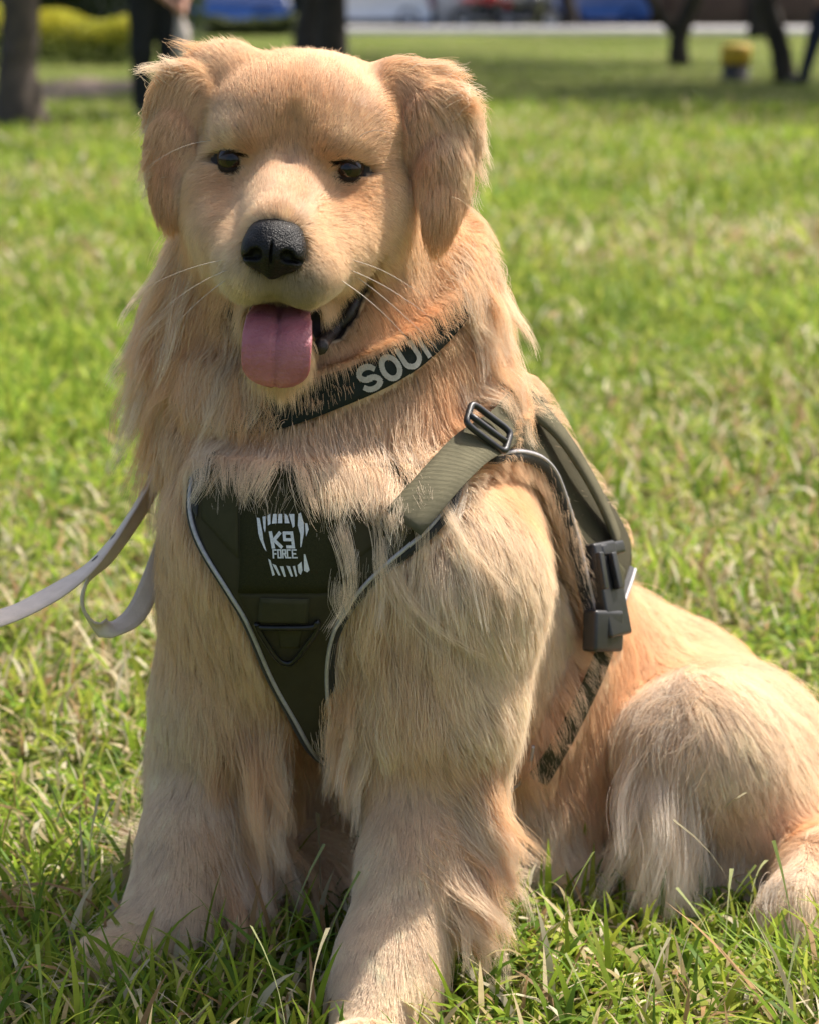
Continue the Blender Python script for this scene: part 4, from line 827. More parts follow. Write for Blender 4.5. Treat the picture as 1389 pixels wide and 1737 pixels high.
c2 = assign(roots, 130, 32); cr = np.random.default_rng(9); ncl = c2.max()+1; cl_len = cr.uniform(.62, 1.25, ncl)[c2]; cl_dir = cr.normal(0, 1, (ncl, 3))[c2]; crand = cr.normal(0, 1, ncl)[c2]
long = np.clip((par[:, 3]-.02)/.05, 0, 1)
par[:, :3] += cl_dir*(.06+.22*long)[:, None]; par[:, 3] *= 1+(cl_len-1)*np.clip(long*1.2, 0, 1)
ln = par[:, 3]*np.where(guard, rr.uniform(1.05, 1.4, n), rr.uniform(.55, 1.1, n)); lift = par[:, 4]*rr.uniform(.7, 1.8, n)*np.where(guard, 1.25, 1)
P = grow(roots, rn, par, 8, ln, lift, .02+.085*long, .055+.11*long+.05*guard, CVOL, 21)
# waves along the longer hair
side = nrm(np.cross(P[:, -1]-P[:, 0], rn)); tt8 = np.linspace(0, 1, 8)[None]; ph = 9*np.sin(roots@np.array([61., 47., 38.]))
P = P+(side[:, None]*(ln*np.clip(long+.25, 0, 1)*.055)[:, None, None]*(np.sin(tt8*6.5+ph[:, None])*tt8)[..., None]).astype(np.float32)
P = clump(P, assign(roots, 14, 31), np.clip(par[:, 8], 0, 1)*.42, 31)
P = clump(P, c2, np.clip(par[:, 8]-.30, 0, 1)*1.15, 32, 1.7)
col = par[:, 5:8]*(1+.05*crand[:, None]+rr.normal(0, .09, (n, 1)))
col = np.clip(col, .02, .93)
t = np.linspace(0, 1, 8)[None]
R = .8*((.00015+.0019*np.clip(par[:, 3], 0, .055))[:, None]*(1-.78*t**1.5))*rr.uniform(.8, 1.2, (n, 1))
def tucked(P):
    """coat beside the chest panel is tucked behind the panel's edges: hairs that would cross them"""
    rp_ = to_px(P[:, 0]); front = P[:, 0, 1] < 2.0; tk = np.zeros(len(P), bool); rl, rr_ = np.interp(rp_[:, 1], pyv, Lv), np.interp(rp_[:, 1], pyv, Rv)
    for k_ in range(2, P.shape[1]):
        tp = to_px(P[:, k_]); Lx, Rx = np.interp(tp[:, 1], pyv, Lv), np.interp(tp[:, 1], pyv, Rv); inz = front & (tp[:, 1] > 840) & (tp[:, 1] < 1300); right = rp_[:, 0] > rr_-3
        tk |= inz & (rp_[:, 0] < rl+6) & (tp[:, 0] > Lx-5) & (rp_[:, 1] > 770)
        tk |= inz & right & (rp_[:, 1] > 845) & (((tp[:, 0] < Rx+5) & (tp[:, 1] < 1085)) | (tp[:, 0] < Rx-22))
    return tk
tuck = tucked(P)
kp_ = ~tuck; P, R, col, n = P[kp_], R[kp_], col[kp_], int(kp_.sum())
print('hairs', n, tuck.sum())
bf = field(BV); bc = bf[:, 5:8]*.8; bq = (BV-HO)@HR; bc[(mouth_zone(BV) < .0015) | (np.linalg.norm((bq-np.array([MX, .093, -.062]))/np.array([.0262, .024, .0245]), axis=1) < 1)] = (.02, .012, .012)
for s in (-1, 1): bc[(((bq[:, 0]-s*.047)/.0205)**2+((bq[:, 2]+.001+s*.1*(bq[:, 0]-s*.047))/.0088)**2 < 1) & (bq[:, 1] > -.04)] = (.016, .011, .009)
body = mesh_np('body', BV, BF, M_SKIN, DOG, colors=bc)
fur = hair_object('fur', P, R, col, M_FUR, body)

# undercoat: short dense down below the long hair
ur = sample_body(210000, lambda c: vis_dens(c)*np.clip((field(c)[:, 3]-.022)/.02, 0, 1)*2.5+1e-6, 61); ur = ur[~behind_panel(ur)]; un = grad(VOL, ur); cand = np.where((tri(CVOL, ur+un*.009) < .008) | (tri(CVOL, ur+un*.016) < .006))[0]
nn_ = np.array([kd_.find(p_)[1] for p_ in ur[cand].tolist()]); v_ = GT[nn_]-ur[cand]; h__ = (v_*un[cand]).sum(1); lat = np.linalg.norm(v_-un[cand]*h__[:, None], axis=1); bad = np.zeros(len(ur), bool); bad[cand] = (h__ > 0) & (h__ < .04) & (lat < .003)
kp = ~bad & ~bare_skin(ur) & (ur[:, 2] > .004); ur, un = ur[kp], un[kp]; up = field(ur); r2 = np.random.default_rng(66); m_ = len(ur); ul = np.minimum(up[:, 3]*.45, .026)*r2.uniform(.6, 1.2, m_)
UP = grow(ur, un, up, 5, ul, up[:, 4]*r2.uniform(.8, 2.2, m_)+.1, np.full(m_, .03), np.full(m_, .16), CVOL, 67)
kq = ~tucked(UP); UP, up, m_ = UP[kq], up[kq], int(kq.sum())
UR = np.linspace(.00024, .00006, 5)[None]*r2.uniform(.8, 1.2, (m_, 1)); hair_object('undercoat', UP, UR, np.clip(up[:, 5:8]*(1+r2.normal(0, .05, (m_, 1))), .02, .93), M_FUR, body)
# feathering: loose wavy locks that hang from ruff, elbows, belly and thigh
def locks(path, off, dvec, lmin, lmax, nlocks, per, cols, seed, wave=.10, droop=.35, spread=.010, out=.35):
    r = np.random.default_rng(seed); C = catmull(path, 200); k = r.integers(0, 200, nlocks); pj = C[k]+r.normal(0, off, (nlocks, 2)); rt = hit(VOL, pj[:, 0], pj[:, 1]); ok = ~np.isnan(rt[:, 0]); rt = rt[ok]; m = len(rt); nn = grad(VOL, rt)
    d = nrm(nrm(np.array(dvec, float))+r.normal(0, .16, (m, 3))+nn*out); L = r.uniform(lmin, lmax, m); t = np.linspace(0, 1, 12); ph = r.uniform(0, 6.28, m); fq = r.uniform(4.5, 8.5, m); sd = nrm(np.cross(d, nn+r.normal(0, .3, (m, 3))))
    cen = rt[:, None]+d[:, None]*(L[:, None]*t)[..., None]+np.array([0, 0, -1.])*(L[:, None]*droop*t**2)[..., None]+sd[:, None]*((L*wave)[:, None]*np.sin(fq[:, None]*t+ph[:, None])*t)[..., None]
    for _ in range(2):
        s_ = tri(CVOL, cen); bd = (s_ < .004) & (t[None] > .05); cen[bd] += grad(VOL, cen[bd])*(.004-s_[bd])[:, None]*1.2
    n = m*per; li = np.repeat(np.arange(m), per); ofs = r.normal(0, spread, (n, 3)); ofs -= nn[li]*(ofs*nn[li]).sum(1, keepdims=True); fan = (1-.80*t**.8)[None, :, None]; Lf = r.uniform(.55, 1.08, n)
    tt = np.clip(t[None]*Lf[:, None], 0, 1)*11; i = np.minimum(tt.astype(int), 10); f = (tt-i)[..., None]; H_ = cen[li[:, None], i]*(1-f)+cen[li[:, None], i+1]*f+ofs[:, None]*fan+r.normal(0, .0022, (n, 3))[:, None]*(t**1.5)[None, :, None]
    s_ = tri(CVOL, H_); bd = (s_ < .002) & (t[None] > .05); H_[bd] += grad(VOL, H_[bd])*(.002-s_[bd])[:, None]*1.2
    cc_ = np.asarray(cols)[r.integers(0, len(cols), m)][li]*r.uniform(.9, 1.08, (n, 1)); return H_.astype(np.float32), np.clip(cc_, .02, .93)
LK = [locks([(345, 742), (420, 752), (500, 752), (560, 745)], 9, (0, -.15, -1), .030, .055, 44, 110, [CRE, GOL, CRE], 301),
      locks([(540, 748), (610, 752), (680, 738), (715, 715)], 11, (.02, -.15, -1), .075, .135, 46, 110, [CRE, CRE, WHT], 302, .14),
      locks([(850, 1390), (930, 1425), (1000, 1440), (1060, 1445)], 16, (.40, -.15, -.9), .06, .12, 90, 90, [WHT, CRE, WHT], 303, .17, .25),
      locks([(1118, 1165), (1120, 1200), (1124, 1240), (1130, 1310), (1140, 1390), (1165, 1440)], 9, (.03, -.2, -1), .08, .155, 170, 60, [WHT, CRE, WHT], 304, .13, .35, .015, .2),
      locks([(805, 1320), (785, 1390), (768, 1460), (750, 1530)], 8, (.45, .05, -.85), .045, .085, 70, 90, [CRE, CRE, GOL], 305, .13, .2),
      locks([(440, 1210), (430, 1290), (410, 1370), (380, 1450)], 10, (.22, -.1, -1), .05, .095, 60, 90, [GOL, CRE, CRE], 306, .12),
      locks([(605, 1110), (600, 1180), (630, 1250)], 10, (-.02, -.2, -1), .04, .075, 40, 90, [CRE, CRE, GOL], 307, .10),
      locks([(285, 640), (275, 690), (290, 730)], 8, (.02, -.1, -1), .05, .09, 30, 90, [GOL, CRE], 308, .10), locks([(1200, 1440), (1260, 1470), (1320, 1500)], 10, (.1, -.2, -1), .04, .07, 40, 80, [WHT, CRE], 309, .12),
      locks([(315, 420), (285, 500), (275, 590), (280, 680)], 10, (-.12, -.1, -1), .045, .085, 60, 90, [GOL, CRE, CRE], 310, .12, .3, .012, .5), locks([(770, 430), (800, 500), (815, 570), (800, 620)], 10, (.15, -.1, -1), .045, .08, 55, 90, [CRE, GOL, CRE], 311, .12, .3, .012, .5),
      locks([(285, 120), (320, 92), (355, 84)], 6, (-.7, -.1, .25), .022, .038, 26, 50, [CRE, GOL], 313, .10, .3, .008, .5), locks([(690, 105), (745, 130), (790, 185)], 6, (.6, -.1, .0), .018, .032, 26, 50, [CRE, GOL], 314, .10, .3, .008, .5), locks([(264, 170), (260, 230), (266, 290)], 5, (-.2, -.1, -.9), .014, .026, 14, 40, [CRE, GOL], 315, .12, .2, .007, .4), locks([(805, 200), (805, 260), (790, 320)], 5, (.15, -.1, -.9), .014, .028, 14, 40, [CRE, GOL], 316, .12, .2, .007, .4),
      locks([(340, 560), (380, 610), (420, 650)], 14, (-.03, -.15, -1), .04, .07, 40, 90, [GOL, CRE], 312, .12)]
LP = np.concatenate([a for a, _ in LK]); LCc = np.concatenate([c for _, c in LK])
hair_object('feathering', LP, np.linspace(.00019, .00005, 12)[None]*np.ones((len(LP), 1)), LCc, M_FUR, body)
# whiskers and brow hairs
M_WHI = pmat('whisker', (.55, .47, .38), None, 50, .4)
def whisker(px, py, dx, dy, L, droop):
    p = hit(VOL, [px], [py])[0]; n0 = grad(VOL, p[None])[0]; d = nrm(CAM_R*dx-CAM_U*dy+n0*.55); t = np.linspace(0, 1, 9)[:, None]
    tube('whisker', p+d*L*t+np.array([0, 0, -1.])*droop*L*t**2, np.linspace(.00032, .00008, 9), M_WHI, DOG, 5)
for w_ in ((585, 455, 1, .35, .075, .25), (598, 465, 1, .55, .085, .2), (570, 470, .9, .65, .07, .25), (590, 440, 1, .2, .06, .3), (395, 455, -1, .5, .06, .25), (388, 440, -1, .35, .065, .2), (392, 470, -.9, .7, .05, .2), (372, 238, -.8, -.15, .06, .4), (600, 240, .5, -.7, .045, .5)): whisker(*w_)

r3 = np.random.default_rng(71); k3 = 2600; tt3 = np.linspace(0, 1, 8)                 # wispy end of the tail
b3 = TAIL[r3.integers(9, 14, k3)]+r3.normal(0, .003, (k3, 3)); lk = r3.integers(0, 16, k3); ld = nrm(np.random.default_rng(72).normal(0, .42, (16, 3))+np.array([-.85, -.35, .42]))[lk]; l3 = np.random.default_rng(73).uniform(.05, .09, 16)[lk]*r3.uniform(.6, 1.1, k3)
d3 = nrm(ld+r3.normal(0, .10, (k3, 3))); T3 = b3[:, None]+d3[:, None]*(l3[:, None]*tt3[None])[..., None]+np.array([0, 0, -1.])*(l3[:, None]*.25*tt3[None]**2)[..., None]
hair_object('tail_fur', T3, np.linspace(.0002, .00006, 8)[None]*np.ones((k3, 1)), np.array(CRE)*r3.uniform(.85, 1.05, (k3, 1)), M_FUR, body)
plant_lawn()
# ---------------------------------------------------------------- trees, hedge, people, street things far behind
M_BARK = pmat('bark', (.10, .075, .055), (.055, .042, .034), 9, .95, 1.0, 30)
M_BARKD = pmat('dark_bark', (.045, .034, .026), (.026, .020, .016), 9, .95, 1.0, 30)
M_LEAF = leaf_mat('tree_leaf', .3, .5)
def leaves(name, centres, rad, n, size, cols, parent, seed, squash=.75):
    r = np.random.default_rng(seed); k = r.integers(0, len(centres), n); d = nrm(r.normal(0, 1, (n, 3)))*(r.random((n, 1))**.45)*rad; d[:, 2] *= squash; P = np.asarray(centres)[k]+d
    a = nrm(r.normal(0, 1, (n, 3))); b = nrm(np.cross(a, r.normal(0, 1, (n, 3)))); s = size*r.uniform(.6, 1.3, (n, 1))
    V = np.stack([P-a*s, P-b*s*.42, P+a*s, P+b*s*.42], 1).reshape(-1, 3); F = np.arange(4*n).reshape(-1, 4); c = np.asarray(cols)[r.integers(0, len(cols), n)]*r.uniform(.7, 1.2, (n, 1))
    return mesh_np(name, V, F, M_LEAF, parent, False, np.repeat(c, 4, 0))
GRN = [(.045, .085, .018), (.06, .11, .022), (.035, .065, .016)]
def tree(label, pts, radii, crown_c, crown_r, nleaf, bark, seed, limbs=()):
    t = empty('park_tree', tuple(np.array(pts[0])*[1, 1, 0])); tag(t, label, 'tree'); P = catmull(pts, 26); R = np.interp(np.linspace(0, 1, 26), np.linspace(0, 1, len(radii)), radii); rr_ = np.random.default_rng(seed)
    V, F = tube_data(P, R, 14); V = V+rr_.normal(0, .06, (len(V), 1))*R.mean()*nrm(V-np.repeat(P, 14, 0)); tr = mesh_np('trunk', V, F, bark, t)
    for (lp, lr) in limbs: tube('limb', catmull(lp, 14), np.linspace(lr[0], lr[1], 14), bark, tr, 9)
    top = np.array(pts[-1]); r = np.random.default_rng(seed+1); cs = np.array(crown_c)+r.uniform(-1, 1, (14, 3))*np.array([crown_r, crown_r, crown_r*.45])
    for i in range(5): tube('limb', catmull([top, (top+cs[i])/2+r.uniform(-.3, .3, 3), cs[i]], 8), np.linspace(R[-1]*.7, .03, 8), bark, tr, 7)
    leaves('crown', cs, crown_r*.5, nleaf, .13, GRN, t, seed+2); return t
def at(px, py): return G(px, py)
g = at(38, 216); s_ = 14.9/3800
tree('thick grey brown tree trunk standing beside the yellow hedge', [g, W(30, 110, g[1]), W(34, 0, g[1]), g+[-.05, 0, 2.6], g+[.2, .1, 3.6]], [.19, .125, .12, .13, .12], g+np.array([.3, .6, 5.2]), 2.6, 5200, M_BARK, 41)
g = at(533, 92)
tree('dark tree trunk rising right behind the dog\'s head', [g, W(530, 40, g[1]), W(536, 0, g[1]), g+[.1, 0, 3.0], g+[.2, .1, 4.2]], [.36, .24, .22, .22, .18], g+np.array([2.0, 2.6, 6.6]), 3.6, 6000, M_BARKD, 51)
g = at(1152, 110); y_ = g[1]
tree('slim forked dark tree between the blue car and the yellow topped post', [g, W(1150, 70, y_), W(1163, 30, y_), W(1185, -25, y_), g+[.7, 0, 2.6], g+[.9, .1, 3.6]], [.14, .115, .11, .11, .10, .09], g+np.array([1.2, 1.0, 5.6]), 3.0, 5200, M_BARKD, 61,
     limbs=[([W(1152, 60, y_), W(1128, 35, y_), W(1100, -10, y_), g+[-.9, 0, 2.2]], (.085, .06))])
g = at(1331, 140); y_ = g[1]
tree('leaning slim dark tree right of the yellow topped post', [g, W(1324, 90, y_), W(1308, 30, y_), W(1296, -20, y_), g+[-.45, 0, 2.4], g+[-.5, .1, 3.4]], [.12, .105, .10, .10, .09, .09], g+np.array([-.2, .8, 5.4]), 3.2, 6500, M_BARKD, 71)
g = at(966, 52); y_ = g[1]
tree('thin dark tree trunk at the far lawn edge by the motorcycles', [g, W(966, 20, y_), W(962, -10, y_), g+[.1, 0, 3.0]], [.26, .2, .19, .18], g+np.array([.5, .5, 5.5]), 2.6, 2500, M_BARKD, 81)
g = at(1285, 64); y_ = g[1]
tree('dark tree trunk at the far lawn edge before the brown wall', [g, W(1287, 20, y_), W(1290, -10, y_), g+[.1, 0, 3.0]], [.24, .2, .19, .18], g+np.array([.5, .5, 5.5]), 2.6, 2500, M_BARKD, 91)
for (x, y, r_, sd) in ((-.75, 21.5, 3.2, 101), (9.5, 21.0, 3.6, 111), (3.2, 27.0, 3.2, 121)):  # trees out of view, added for the shade they cast on the lawn
    g = np.array([x, y, 0.])
    if sd == 101: tree('dark slim tree added to shade the lawn, unseen behind the dog', [g, g+[.05, 0, 1.2], g+[.0, .1, 2.6], g+[.1, .1, 3.6]], [.16, .12, .11, .09], g+np.array([-.2, .6, 5.6]), r_, 6500, M_BARKD, sd)
    elif sd == 111: tree('broad tree outside to the right shading the far lawn', [g, g+[.05, 0, 1.2], g+[.0, .1, 2.6], g+[.1, .1, 3.6]], [.2, .15, .14, .1], g+np.array([-.6, .3, 5.6]), r_, 7000, M_BARKD, sd)
# clipped hedge with yellow young leaves
def hedge(label, x0, x1, y, dpt, h, n, cols_top, cols_low, seed, size):
    e = empty('hedge', ((x0+x1)/2, y, 0)); tag(e, label, 'hedge'); r = np.random.default_rng(seed); P = np.stack([r.uniform(x0, x1, n), y+r.uniform(-dpt, dpt, n)/2, h*r.random(n)**.7], -1)
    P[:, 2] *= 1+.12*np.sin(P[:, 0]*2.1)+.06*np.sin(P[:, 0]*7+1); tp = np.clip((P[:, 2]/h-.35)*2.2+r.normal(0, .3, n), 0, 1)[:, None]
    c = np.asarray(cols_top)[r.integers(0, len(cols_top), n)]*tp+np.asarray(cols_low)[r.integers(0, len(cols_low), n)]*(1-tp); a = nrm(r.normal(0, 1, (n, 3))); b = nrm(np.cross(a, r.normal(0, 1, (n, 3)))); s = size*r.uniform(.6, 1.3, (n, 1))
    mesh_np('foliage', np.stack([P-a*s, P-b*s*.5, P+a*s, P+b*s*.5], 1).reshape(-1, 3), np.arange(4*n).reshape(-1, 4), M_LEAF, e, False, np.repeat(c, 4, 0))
    for k in range(6): x = x0+(k+.5)*(x1-x0)/6; tube('stem', catmull([(x, y, 0), (x+.05, y, h*.4), (x-.05, y, h*.8)], 6), np.linspace(.03, .012, 6), M_BARKD, e, 6)
hy0 = at(150, 112)[1]
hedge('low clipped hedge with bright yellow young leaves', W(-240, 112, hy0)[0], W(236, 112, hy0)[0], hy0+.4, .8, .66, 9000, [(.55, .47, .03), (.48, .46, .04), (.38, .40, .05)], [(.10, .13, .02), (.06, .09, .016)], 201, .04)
hedge('dark green shrubs behind the yellow hedge', W(-240, 60, 44)[0], W(345, 60, 44)[0], 44, 2.0, 2.6, 9000, [(.035, .06, .016), (.05, .075, .02)], [(.02, .032, .010), (.03, .045, .014)], 202, .10)
hedge('low dull green shrubs below the parked blue car', W(345, 60, 52)[0], W(505, 60, 52)[0], 52, 1.0, .42, 3000, [(.06, .08, .025), (.09, .10, .04)], [(.03, .045, .014), (.04, .05, .02)], 203, .07)
# dry bare patch of soil in front of the hedge
gp_ = at(130, 150); th = np.linspace(0, 2*math.pi, 40, endpoint=False); rr_ = 1+.18*np.sin(3*th+1)+.1*np.sin(7*th)
V = np.stack([gp_[0]+.62*rr_*np.cos(th), gp_[1]+2.6*rr_*np.sin(th), np.full(40, .006)], -1); tag(mesh_np('bare_earth', V, [np.arange(40)[None]], pmat('earth', (.17, .115, .085), (.12, .08, .055), 6, .95, .4, 30), None, False), kind='structure')
# low post with a yellow top
g = at(1246, 137); PO = empty('marker_post', tuple(g)); tag(PO, 'low dark marker post with a yellow painted top on the lawn', 'post'); ps = g[1]/3800*1.02
def turned(name, prof, c, mat, parent, n=28):
    a = np.linspace(0, 2*math.pi, n, endpoint=False); V = np.concatenate([np.stack([c[0]+r*np.cos(a), c[1]+r*np.sin(a), np.full(n, c[2]+z)], -1) for r, z in prof]); m = len(prof)
    F = [(i*n+k, i*n+(k+1) % n, (i+1)*n+(k+1) % n, (i+1)*n+k) for i in range(m-1) for k in range(n)]; return mesh_np(name, V, [np.array(F), np.array([list(range(n))[::-1], [(m-1)*n+k for k in range(n)]])], mat, parent)
turned('base', [(.155, 0), (.155, .02), (.14, .03), (.14, .17)], g, pmat('grey_post', (.075, .065, .065), (.05, .045, .045), 12, .8), PO)
turned('cap', [(.142, .1705), (.155, .175), (.155, .345), (.14, .365), (.05, .372)], g, pmat('yellow_paint', (.58, .36, .03), (.50, .30, .02), 9, .6), PO)

# --- people, cut by the frame: bodies as skinned figures
M_CLOTH = pmat('black_clothes', (.010, .010, .012), (.018, .018, .02), 30, .9); M_NAVY = pmat('navy_clothes', (.010, .014, .03), (.016, .02, .04), 30, .9); M_SKINP = pmat('skin_tone', (.50, .26, .18), (.44, .22, .15), 30, .55); M_BAG = pmat('pale_cloth', (.55, .47, .42), (.46, .39, .35), 20, .85); M_HAIRP = pmat('dark_hair', (.02, .014, .010), None, 60, .6); M_SHOE = pmat('dark_shoe', (.03, .03, .03), (.05, .05, .05), 30, .6)
def rc_mesh(fn, lo, hi, h): return build_small(fn, lo, hi, h)
def person(label, base, face, cloth, top, seed, handbag=False, stride=.12):
    b = np.array(base, float); f = nrm(np.array([face[0], face[1], 0.])); l = np.array([-f[1], f[0], 0.]); u = np.array([0, 0, 1.])
    def p(x, y, z): return b+l*x+f*y+u*z
    P_ = empty('person', tuple(b)); tag(P_, label, 'person'); lo, hi = b+np.array([-.55, -.55, -.02]), b+np.array([.55, .55, 1.8])
    hand = {}
    def skin():
        ell(p(0, .01, 1.58), (.078, .095, .115), np.stack([l, f, u], 1), .02); cone(p(0, 0, 1.36), p(0, .0, 1.50), .055, .05, .02); ell(p(0, .10, 1.565), (.014, .02, .022), None, .01)
        for s in (-1, 1):
            e_, w_ = ((p(.27, .0, 1.05), p(.17, .15, .80)) if s > 0 else (p(-.20, .12, 1.02), p(.05, .21, .80))) if handbag else (p(s*.28, -.02, 1.10), p(s*.29, .05, .86)); hand[s] = w_
            chain([(p(s*.19, 0, 1.38), .05), (e_, .038), (w_, .027)], .02); d = nrm(w_-e_)
            ell(w_+d*.05, (.02, .038, .045), None, .01)
            for q in range(4): cone(w_+d*.08+f*(q-1.5)*.018, w_+d*(.13-.008*abs(q-1.5))+f*((q-1.5)*.019)+l*(-s*.015), .009, .007, .004)
            cone(w_+d*.03+f*.03, w_+d*.08+f*.06, .010, .008, .006)
    V, F = build_small(skin, lo, hi, .011); body_ = mesh_np('body', V, F, M_SKINP, P_)
    def shirt():
        ell(p(0, 0, 1.2), (.19, .125, .24), np.stack([l, f, u], 1), .05); ell(p(0, 0, 1.36), (.21, .10, .07), np.stack([l, f, u], 1), .04); ell(p(0, 0, .98), (.18, .125, .13), np.stack([l, f, u], 1), .05)
        for s in (-1, 1): cone(p(s*.19, 0, 1.38), p(s*.26, .0, 1.16), .064, .058, .03)
    V, F = build_small(shirt, lo, hi, .014); mesh_np('shirt', V, F, top, P_)
    def pants():
        ell(p(0, 0, .90), (.182, .13, .12), np.stack([l, f, u], 1), .04)
        for s in (-1, 1): chain([(p(s*.085, 0, .86), .105), (p(s*.095, s*stride*.5, .48), .080), (p(s*.10, s*stride, .09), .060)], .03)
    V, F = build_small(pants, lo, hi, .014); mesh_np('trousers', V, F, cloth, P_)
    for s in (-1, 1):
        def shoe(): ell(p(s*.105, s*stride+.06, .04), (.045, .13, .042), np.stack([l, f, u], 1), .02)
        V, F = build_small(shoe, lo, hi, .012); mesh_np('shoe', V, F, M_SHOE, P_)
    def hair(): ell(p(0, -.025, 1.615), (.09, .10, .105), np.stack([l, f, u], 1), .02); ell(p(0, .075, 1.555), (.07, .06, .075), np.stack([l, f, u], 1), .01, True)
    V, F = build_small(hair, lo, hi, .012); mesh_np('hair', V, F, M_HAIRP, body_); return P_, hand, (l, f, u)
g = at(268, 205)
P1, hd1, ax1 = person('person in black clothes standing on the lawn, holding a pale bag', g, (.35, -.9), M_CLOTH, M_CLOTH, 5, True, .04)
hw = W(304, 22, g[1]-.12); zt = np.linspace(0, 1, 9); bag = tube('hand_bag', np.stack([hw[0]+.02*np.sin(zt*3), np.full(9, hw[1]), hw[2]-zt*.34], -1), np.array([.02, .03, .04, .052, .056, .058, .058, .05, .02]), M_BAG, None, 12); tag(bag, 'pale cloth bag hanging from the hand of the person in black', 'bag')
g = at(1398, 142)
person('person in navy clothes at the right edge, walking on the lawn', g, (-.9, .2), M_NAVY, M_NAVY, 6, False, .20)

# --- vehicles by the pavement and wall behind
M_TYRE = pmat('tyre', (.018, .018, .018), None, 40, .85); M_RIM = pmat('rim', (.35, .35, .36), None, 20, .35, metal=.7); M_GLASS = pmat('car_glass', (.02, .025, .03), None, 5, .08, spec=.6); M_RED = pmat('red_lens', (.45, .02, .015), None, 20, .25); M_LAMP = pmat('clear_lens', (.7, .7, .68), None, 20, .15); M_UND = pmat('underbody', (.015, .015, .016), None, 20, .8)
def wheel(c, r, w, parent):
    wh = empty('wheel', tuple(c)); attach(wh, parent); a = np.linspace(0, 2*math.pi, 28, endpoint=False)
    def lathe(nm, prof, mat):
        V = np.concatenate([np.stack([c[0]+q*np.cos(a), np.full(28, c[1]+yy), c[2]+q*np.sin(a)], -1) for q, yy in prof]); m = len(prof)
        F = [(i*28+k, i*28+(k+1) % 28, (i+1)*28+(k+1) % 28, (i+1)*28+k) for i in range(m-1) for k in range(28)]; return mesh_np(nm, V, np.array(F), mat, wh)
    lathe('tyre', [(r*.62, -w/2), (r*.9, -w/2), (r, -w*.35), (r, w*.35), (r*.9, w/2), (r*.62, w/2)], M_TYRE); lathe('rim', [(r*.62, -w/2+.01), (r*.5, -w*.2), (r*.15, -w*.35), (.001, -w*.35)], M_RIM)
def car(label, x, y, paint, sign=1, L=4.2, Hh=1.48):
    c = empty('parked_car', (x, y, 0)); tag(c, label, 'car', 'cars parked along the street')
    def X(v): return x+sign*v
    prof = np.array([(-2.08, .32), (-2.1, .62), (-2.0, .82), (-1.9, .93), (-1.45, .98), (-1.0, 1.36), (-.6, Hh), (.5, Hh), (1.1, 1.02), (1.95, .88), (2.1, .66), (2.08, .32), (1.72, .24), (-1.72, .24)])*[L/4.2, 1]
    lower = prof.copy(); n = len(prof); V = []
    for yy, sc in ((-.84, .93), (-.86, 1), (.86, 1), (.84, .93)):
        for (a, b) in prof: V.append((X(a*(.985 if sc < 1 else 1)), y+yy*(1 if b < 1.0 else .80), b if sc == 1 else .24+(b-.24)*.985))
    F = [(k*n+i, k*n+(i+1) % n, (k+1)*n+(i+1) % n, (k+1)*n+i) for k in range(3) for i in range(n)]
    bd = mesh_np('car_body', np.array(V), [np.array(F), np.array([list(range(n))[::-1], [3*n+i for i in range(n)]])], paint, c, False)
    for (a, b) in ((-1.05, -.25), (-.15, .75)):
        mesh_np('window', np.array([(X(a*L/4.2), y-.80, 1.0), (X(b*L/4.2), y-.80, 1.0), (X((b-.22)*L/4.2), y-.70, 1.38), (X((a+.18)*L/4.2), y-.70, 1.38)])-[0, .025, 0], np.array([[0, 1, 2, 3]]), M_GLASS, c, False)
    box('sill', x-1.6*L/4.2, x+1.6*L/4.2, y-.87, y-.80, .20, .30, M_UND, c, .01)
    for s in (-1, 1):
        for yy in (-.74, .74): wheel(np.array([x+s*1.28*L/4.2, y+yy, .31]), .31, .2, c)
        box('headlight' if s*sign > 0 else 'tail_light', min(X(s*2.02*L/4.2*sign*sign), X(s*2.11*L/4.2))-.02, max(X(s*2.02*L/4.2), X(s*2.11*L/4.2))+.02, y-.875, y-.62, .62, .78, M_LAMP if s > 0 else M_RED, c, .01)
        box('bumper', X(s*2.06*L/4.2)-.06, X(s*2.06*L/4.2)+.06, y-.80, y+.80, .30, .48, M_UND, c, .02)
    return c
M_BLUE = pmat('blue_paint', (.02, .085, .32), (.018, .075, .29), 3, .3, coat=.5); M_WCAR = pmat('white_paint', (.72, .72, .74), (.66, .66, .68), 3, .3, coat=.5); M_SILV = pmat('silver_paint', (.45, .46, .48), (.4, .41, .43), 3, .3, metal=.3)
def atx(px, y): return (px-CX)/FPX*y/CP*1.0
car('blue car with a red tail light parked behind the low shrubs', atx(395, 61.5), 61.5, M_BLUE, 1, 3.6)
car('white car parked beside the dark tree trunk, next to the blue booth', atx(636, 61.8), 61.8, M_WCAR, -1, 3.1)
car('deep blue car parked past the motorcycles', atx(1000, 63.0), 63.0, M_BLUE, -1, 2.6)
def booth(label, px0, px1, mat, h=2.3):
    x0, x1 = atx(px0, 61), atx(px1, 61); b = empty('street_booth', ((x0+x1)/2, 61.4, 0)); tag(b, label, 'booth'); box('panel', x0, x1, 61, 62, .12, h, mat, b, .02); box('plinth', x0-.03, x1+.03, 60.97, 62.03, 0.004, .12, M_UND, b); box('roof', x0-.08, x1+.08, 60.9, 62.1, h, h+.08, mat, b, .01)
booth('narrow deep blue booth at the roadside between the white car and white booth', 692, 730, pmat('booth_blue', (.012, .10, .34), (.012, .09, .30), 4, .5)); booth('white booth standing beside the narrow blue booth', 736, 792, pmat('booth_white', (.70, .70, .74), (.62, .62, .66), 4, .6))
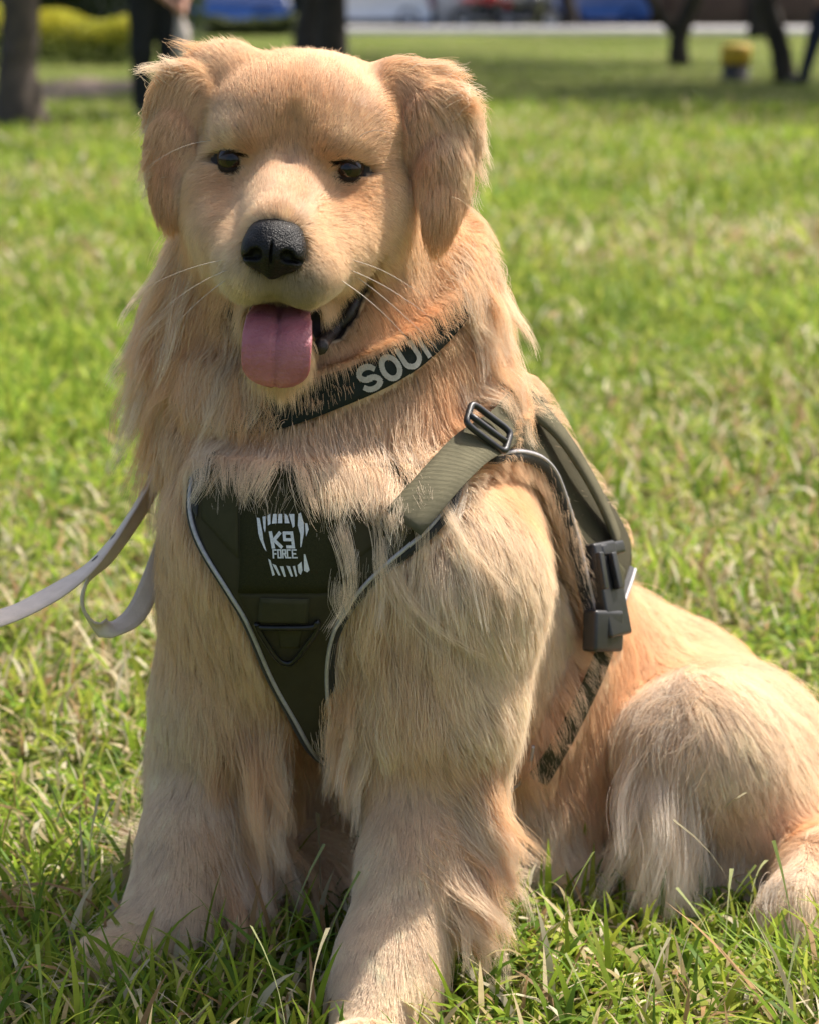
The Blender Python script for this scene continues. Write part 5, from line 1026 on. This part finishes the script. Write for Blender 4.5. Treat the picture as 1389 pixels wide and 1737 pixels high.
def motorcycle(label, px, paint, y=60.6):
    x = atx(px, y); m_ = empty('motorcycle', (x, y, 0)); tag(m_, label, 'motorcycle', 'motorcycles parked by the pavement')
    for s in (-1, 1): wheel(np.array([x+s*.62, y, .31]), .31, .11, m_)
    def tank(): ell(np.array([x+.12, y, .82]), (.26, .13, .14), None, .03); ell(np.array([x-.35, y, .80]), (.38, .12, .07), None, .03); ell(np.array([x+.55, y, .72]), (.12, .10, .16), None, .03)
    V, F = build_small(tank, np.array([x-1, y-.5, .4]), np.array([x+1, y+.5, 1.2]), .02); mesh_np('fairing', V, F, paint, m_)
    box('engine', x-.25, x+.22, y-.14, y+.14, .28, .66, M_UND, m_, .03); tube('fork', np.array([(x+.62, y, .31), (x+.5, y, .75), (x+.42, y, 1.02)]), .035, M_RIM, m_); tube('handlebar', np.array([(x+.36, y-.33, 1.06), (x+.44, y-.1, 1.02), (x+.44, y+.1, 1.02), (x+.36, y+.33, 1.06)]), .018, M_UND, m_); tube('exhaust', np.array([(x+.1, y-.16, .3), (x-.3, y-.17, .3), (x-.8, y-.18, .42)]), .045, M_RIM, m_); tube('swing_arm', np.array([(x-.1, y, .42), (x-.62, y, .31)]), .035, M_UND, m_)
motorcycle('parked motorcycle with red fairing beside the white booth', 818, M_RED); motorcycle('parked dark grey motorcycle next to the red one', 885, pmat('grey_paint', (.12, .12, .13), None, 5, .4))
WL = empty('street_wall', (20, 73, 0)); tag(WL, 'long brown rendered building wall across the street', 'wall'); M_WALL = pmat('brown_render', (.34, .21, .15), (.27, .165, .12), 1.2, .9, .3, 10); M_DOORW = pmat('wood_door', (.10, .06, .045), None, 4, .7)
box('wall_face', atx(930, 73), 70, 73, 74, 0, 7, M_WALL, WL)
for k in range(8): xw = atx(1060, 73)+k*3.4; box('door', xw, xw+1.0, 72.94, 73.05, .02, 2.2, M_DOORW, WL, .02)
WB = empty('street_wall', (-20, 76, 0)); tag(WB, 'pale grey building wall behind the parked cars', 'wall'); box('wall_face', -70, atx(930, 73)-.05, 75, 76, 0, 7, pmat('grey_render', (.42, .41, .42), (.33, .32, .33), .8, .9, .3, 10), WB)
for k in range(12): xw = -45+k*4.1; box('door', xw, xw+1.6, 74.94, 75.05, .02, 2.3, M_GLASS, WB, .02)
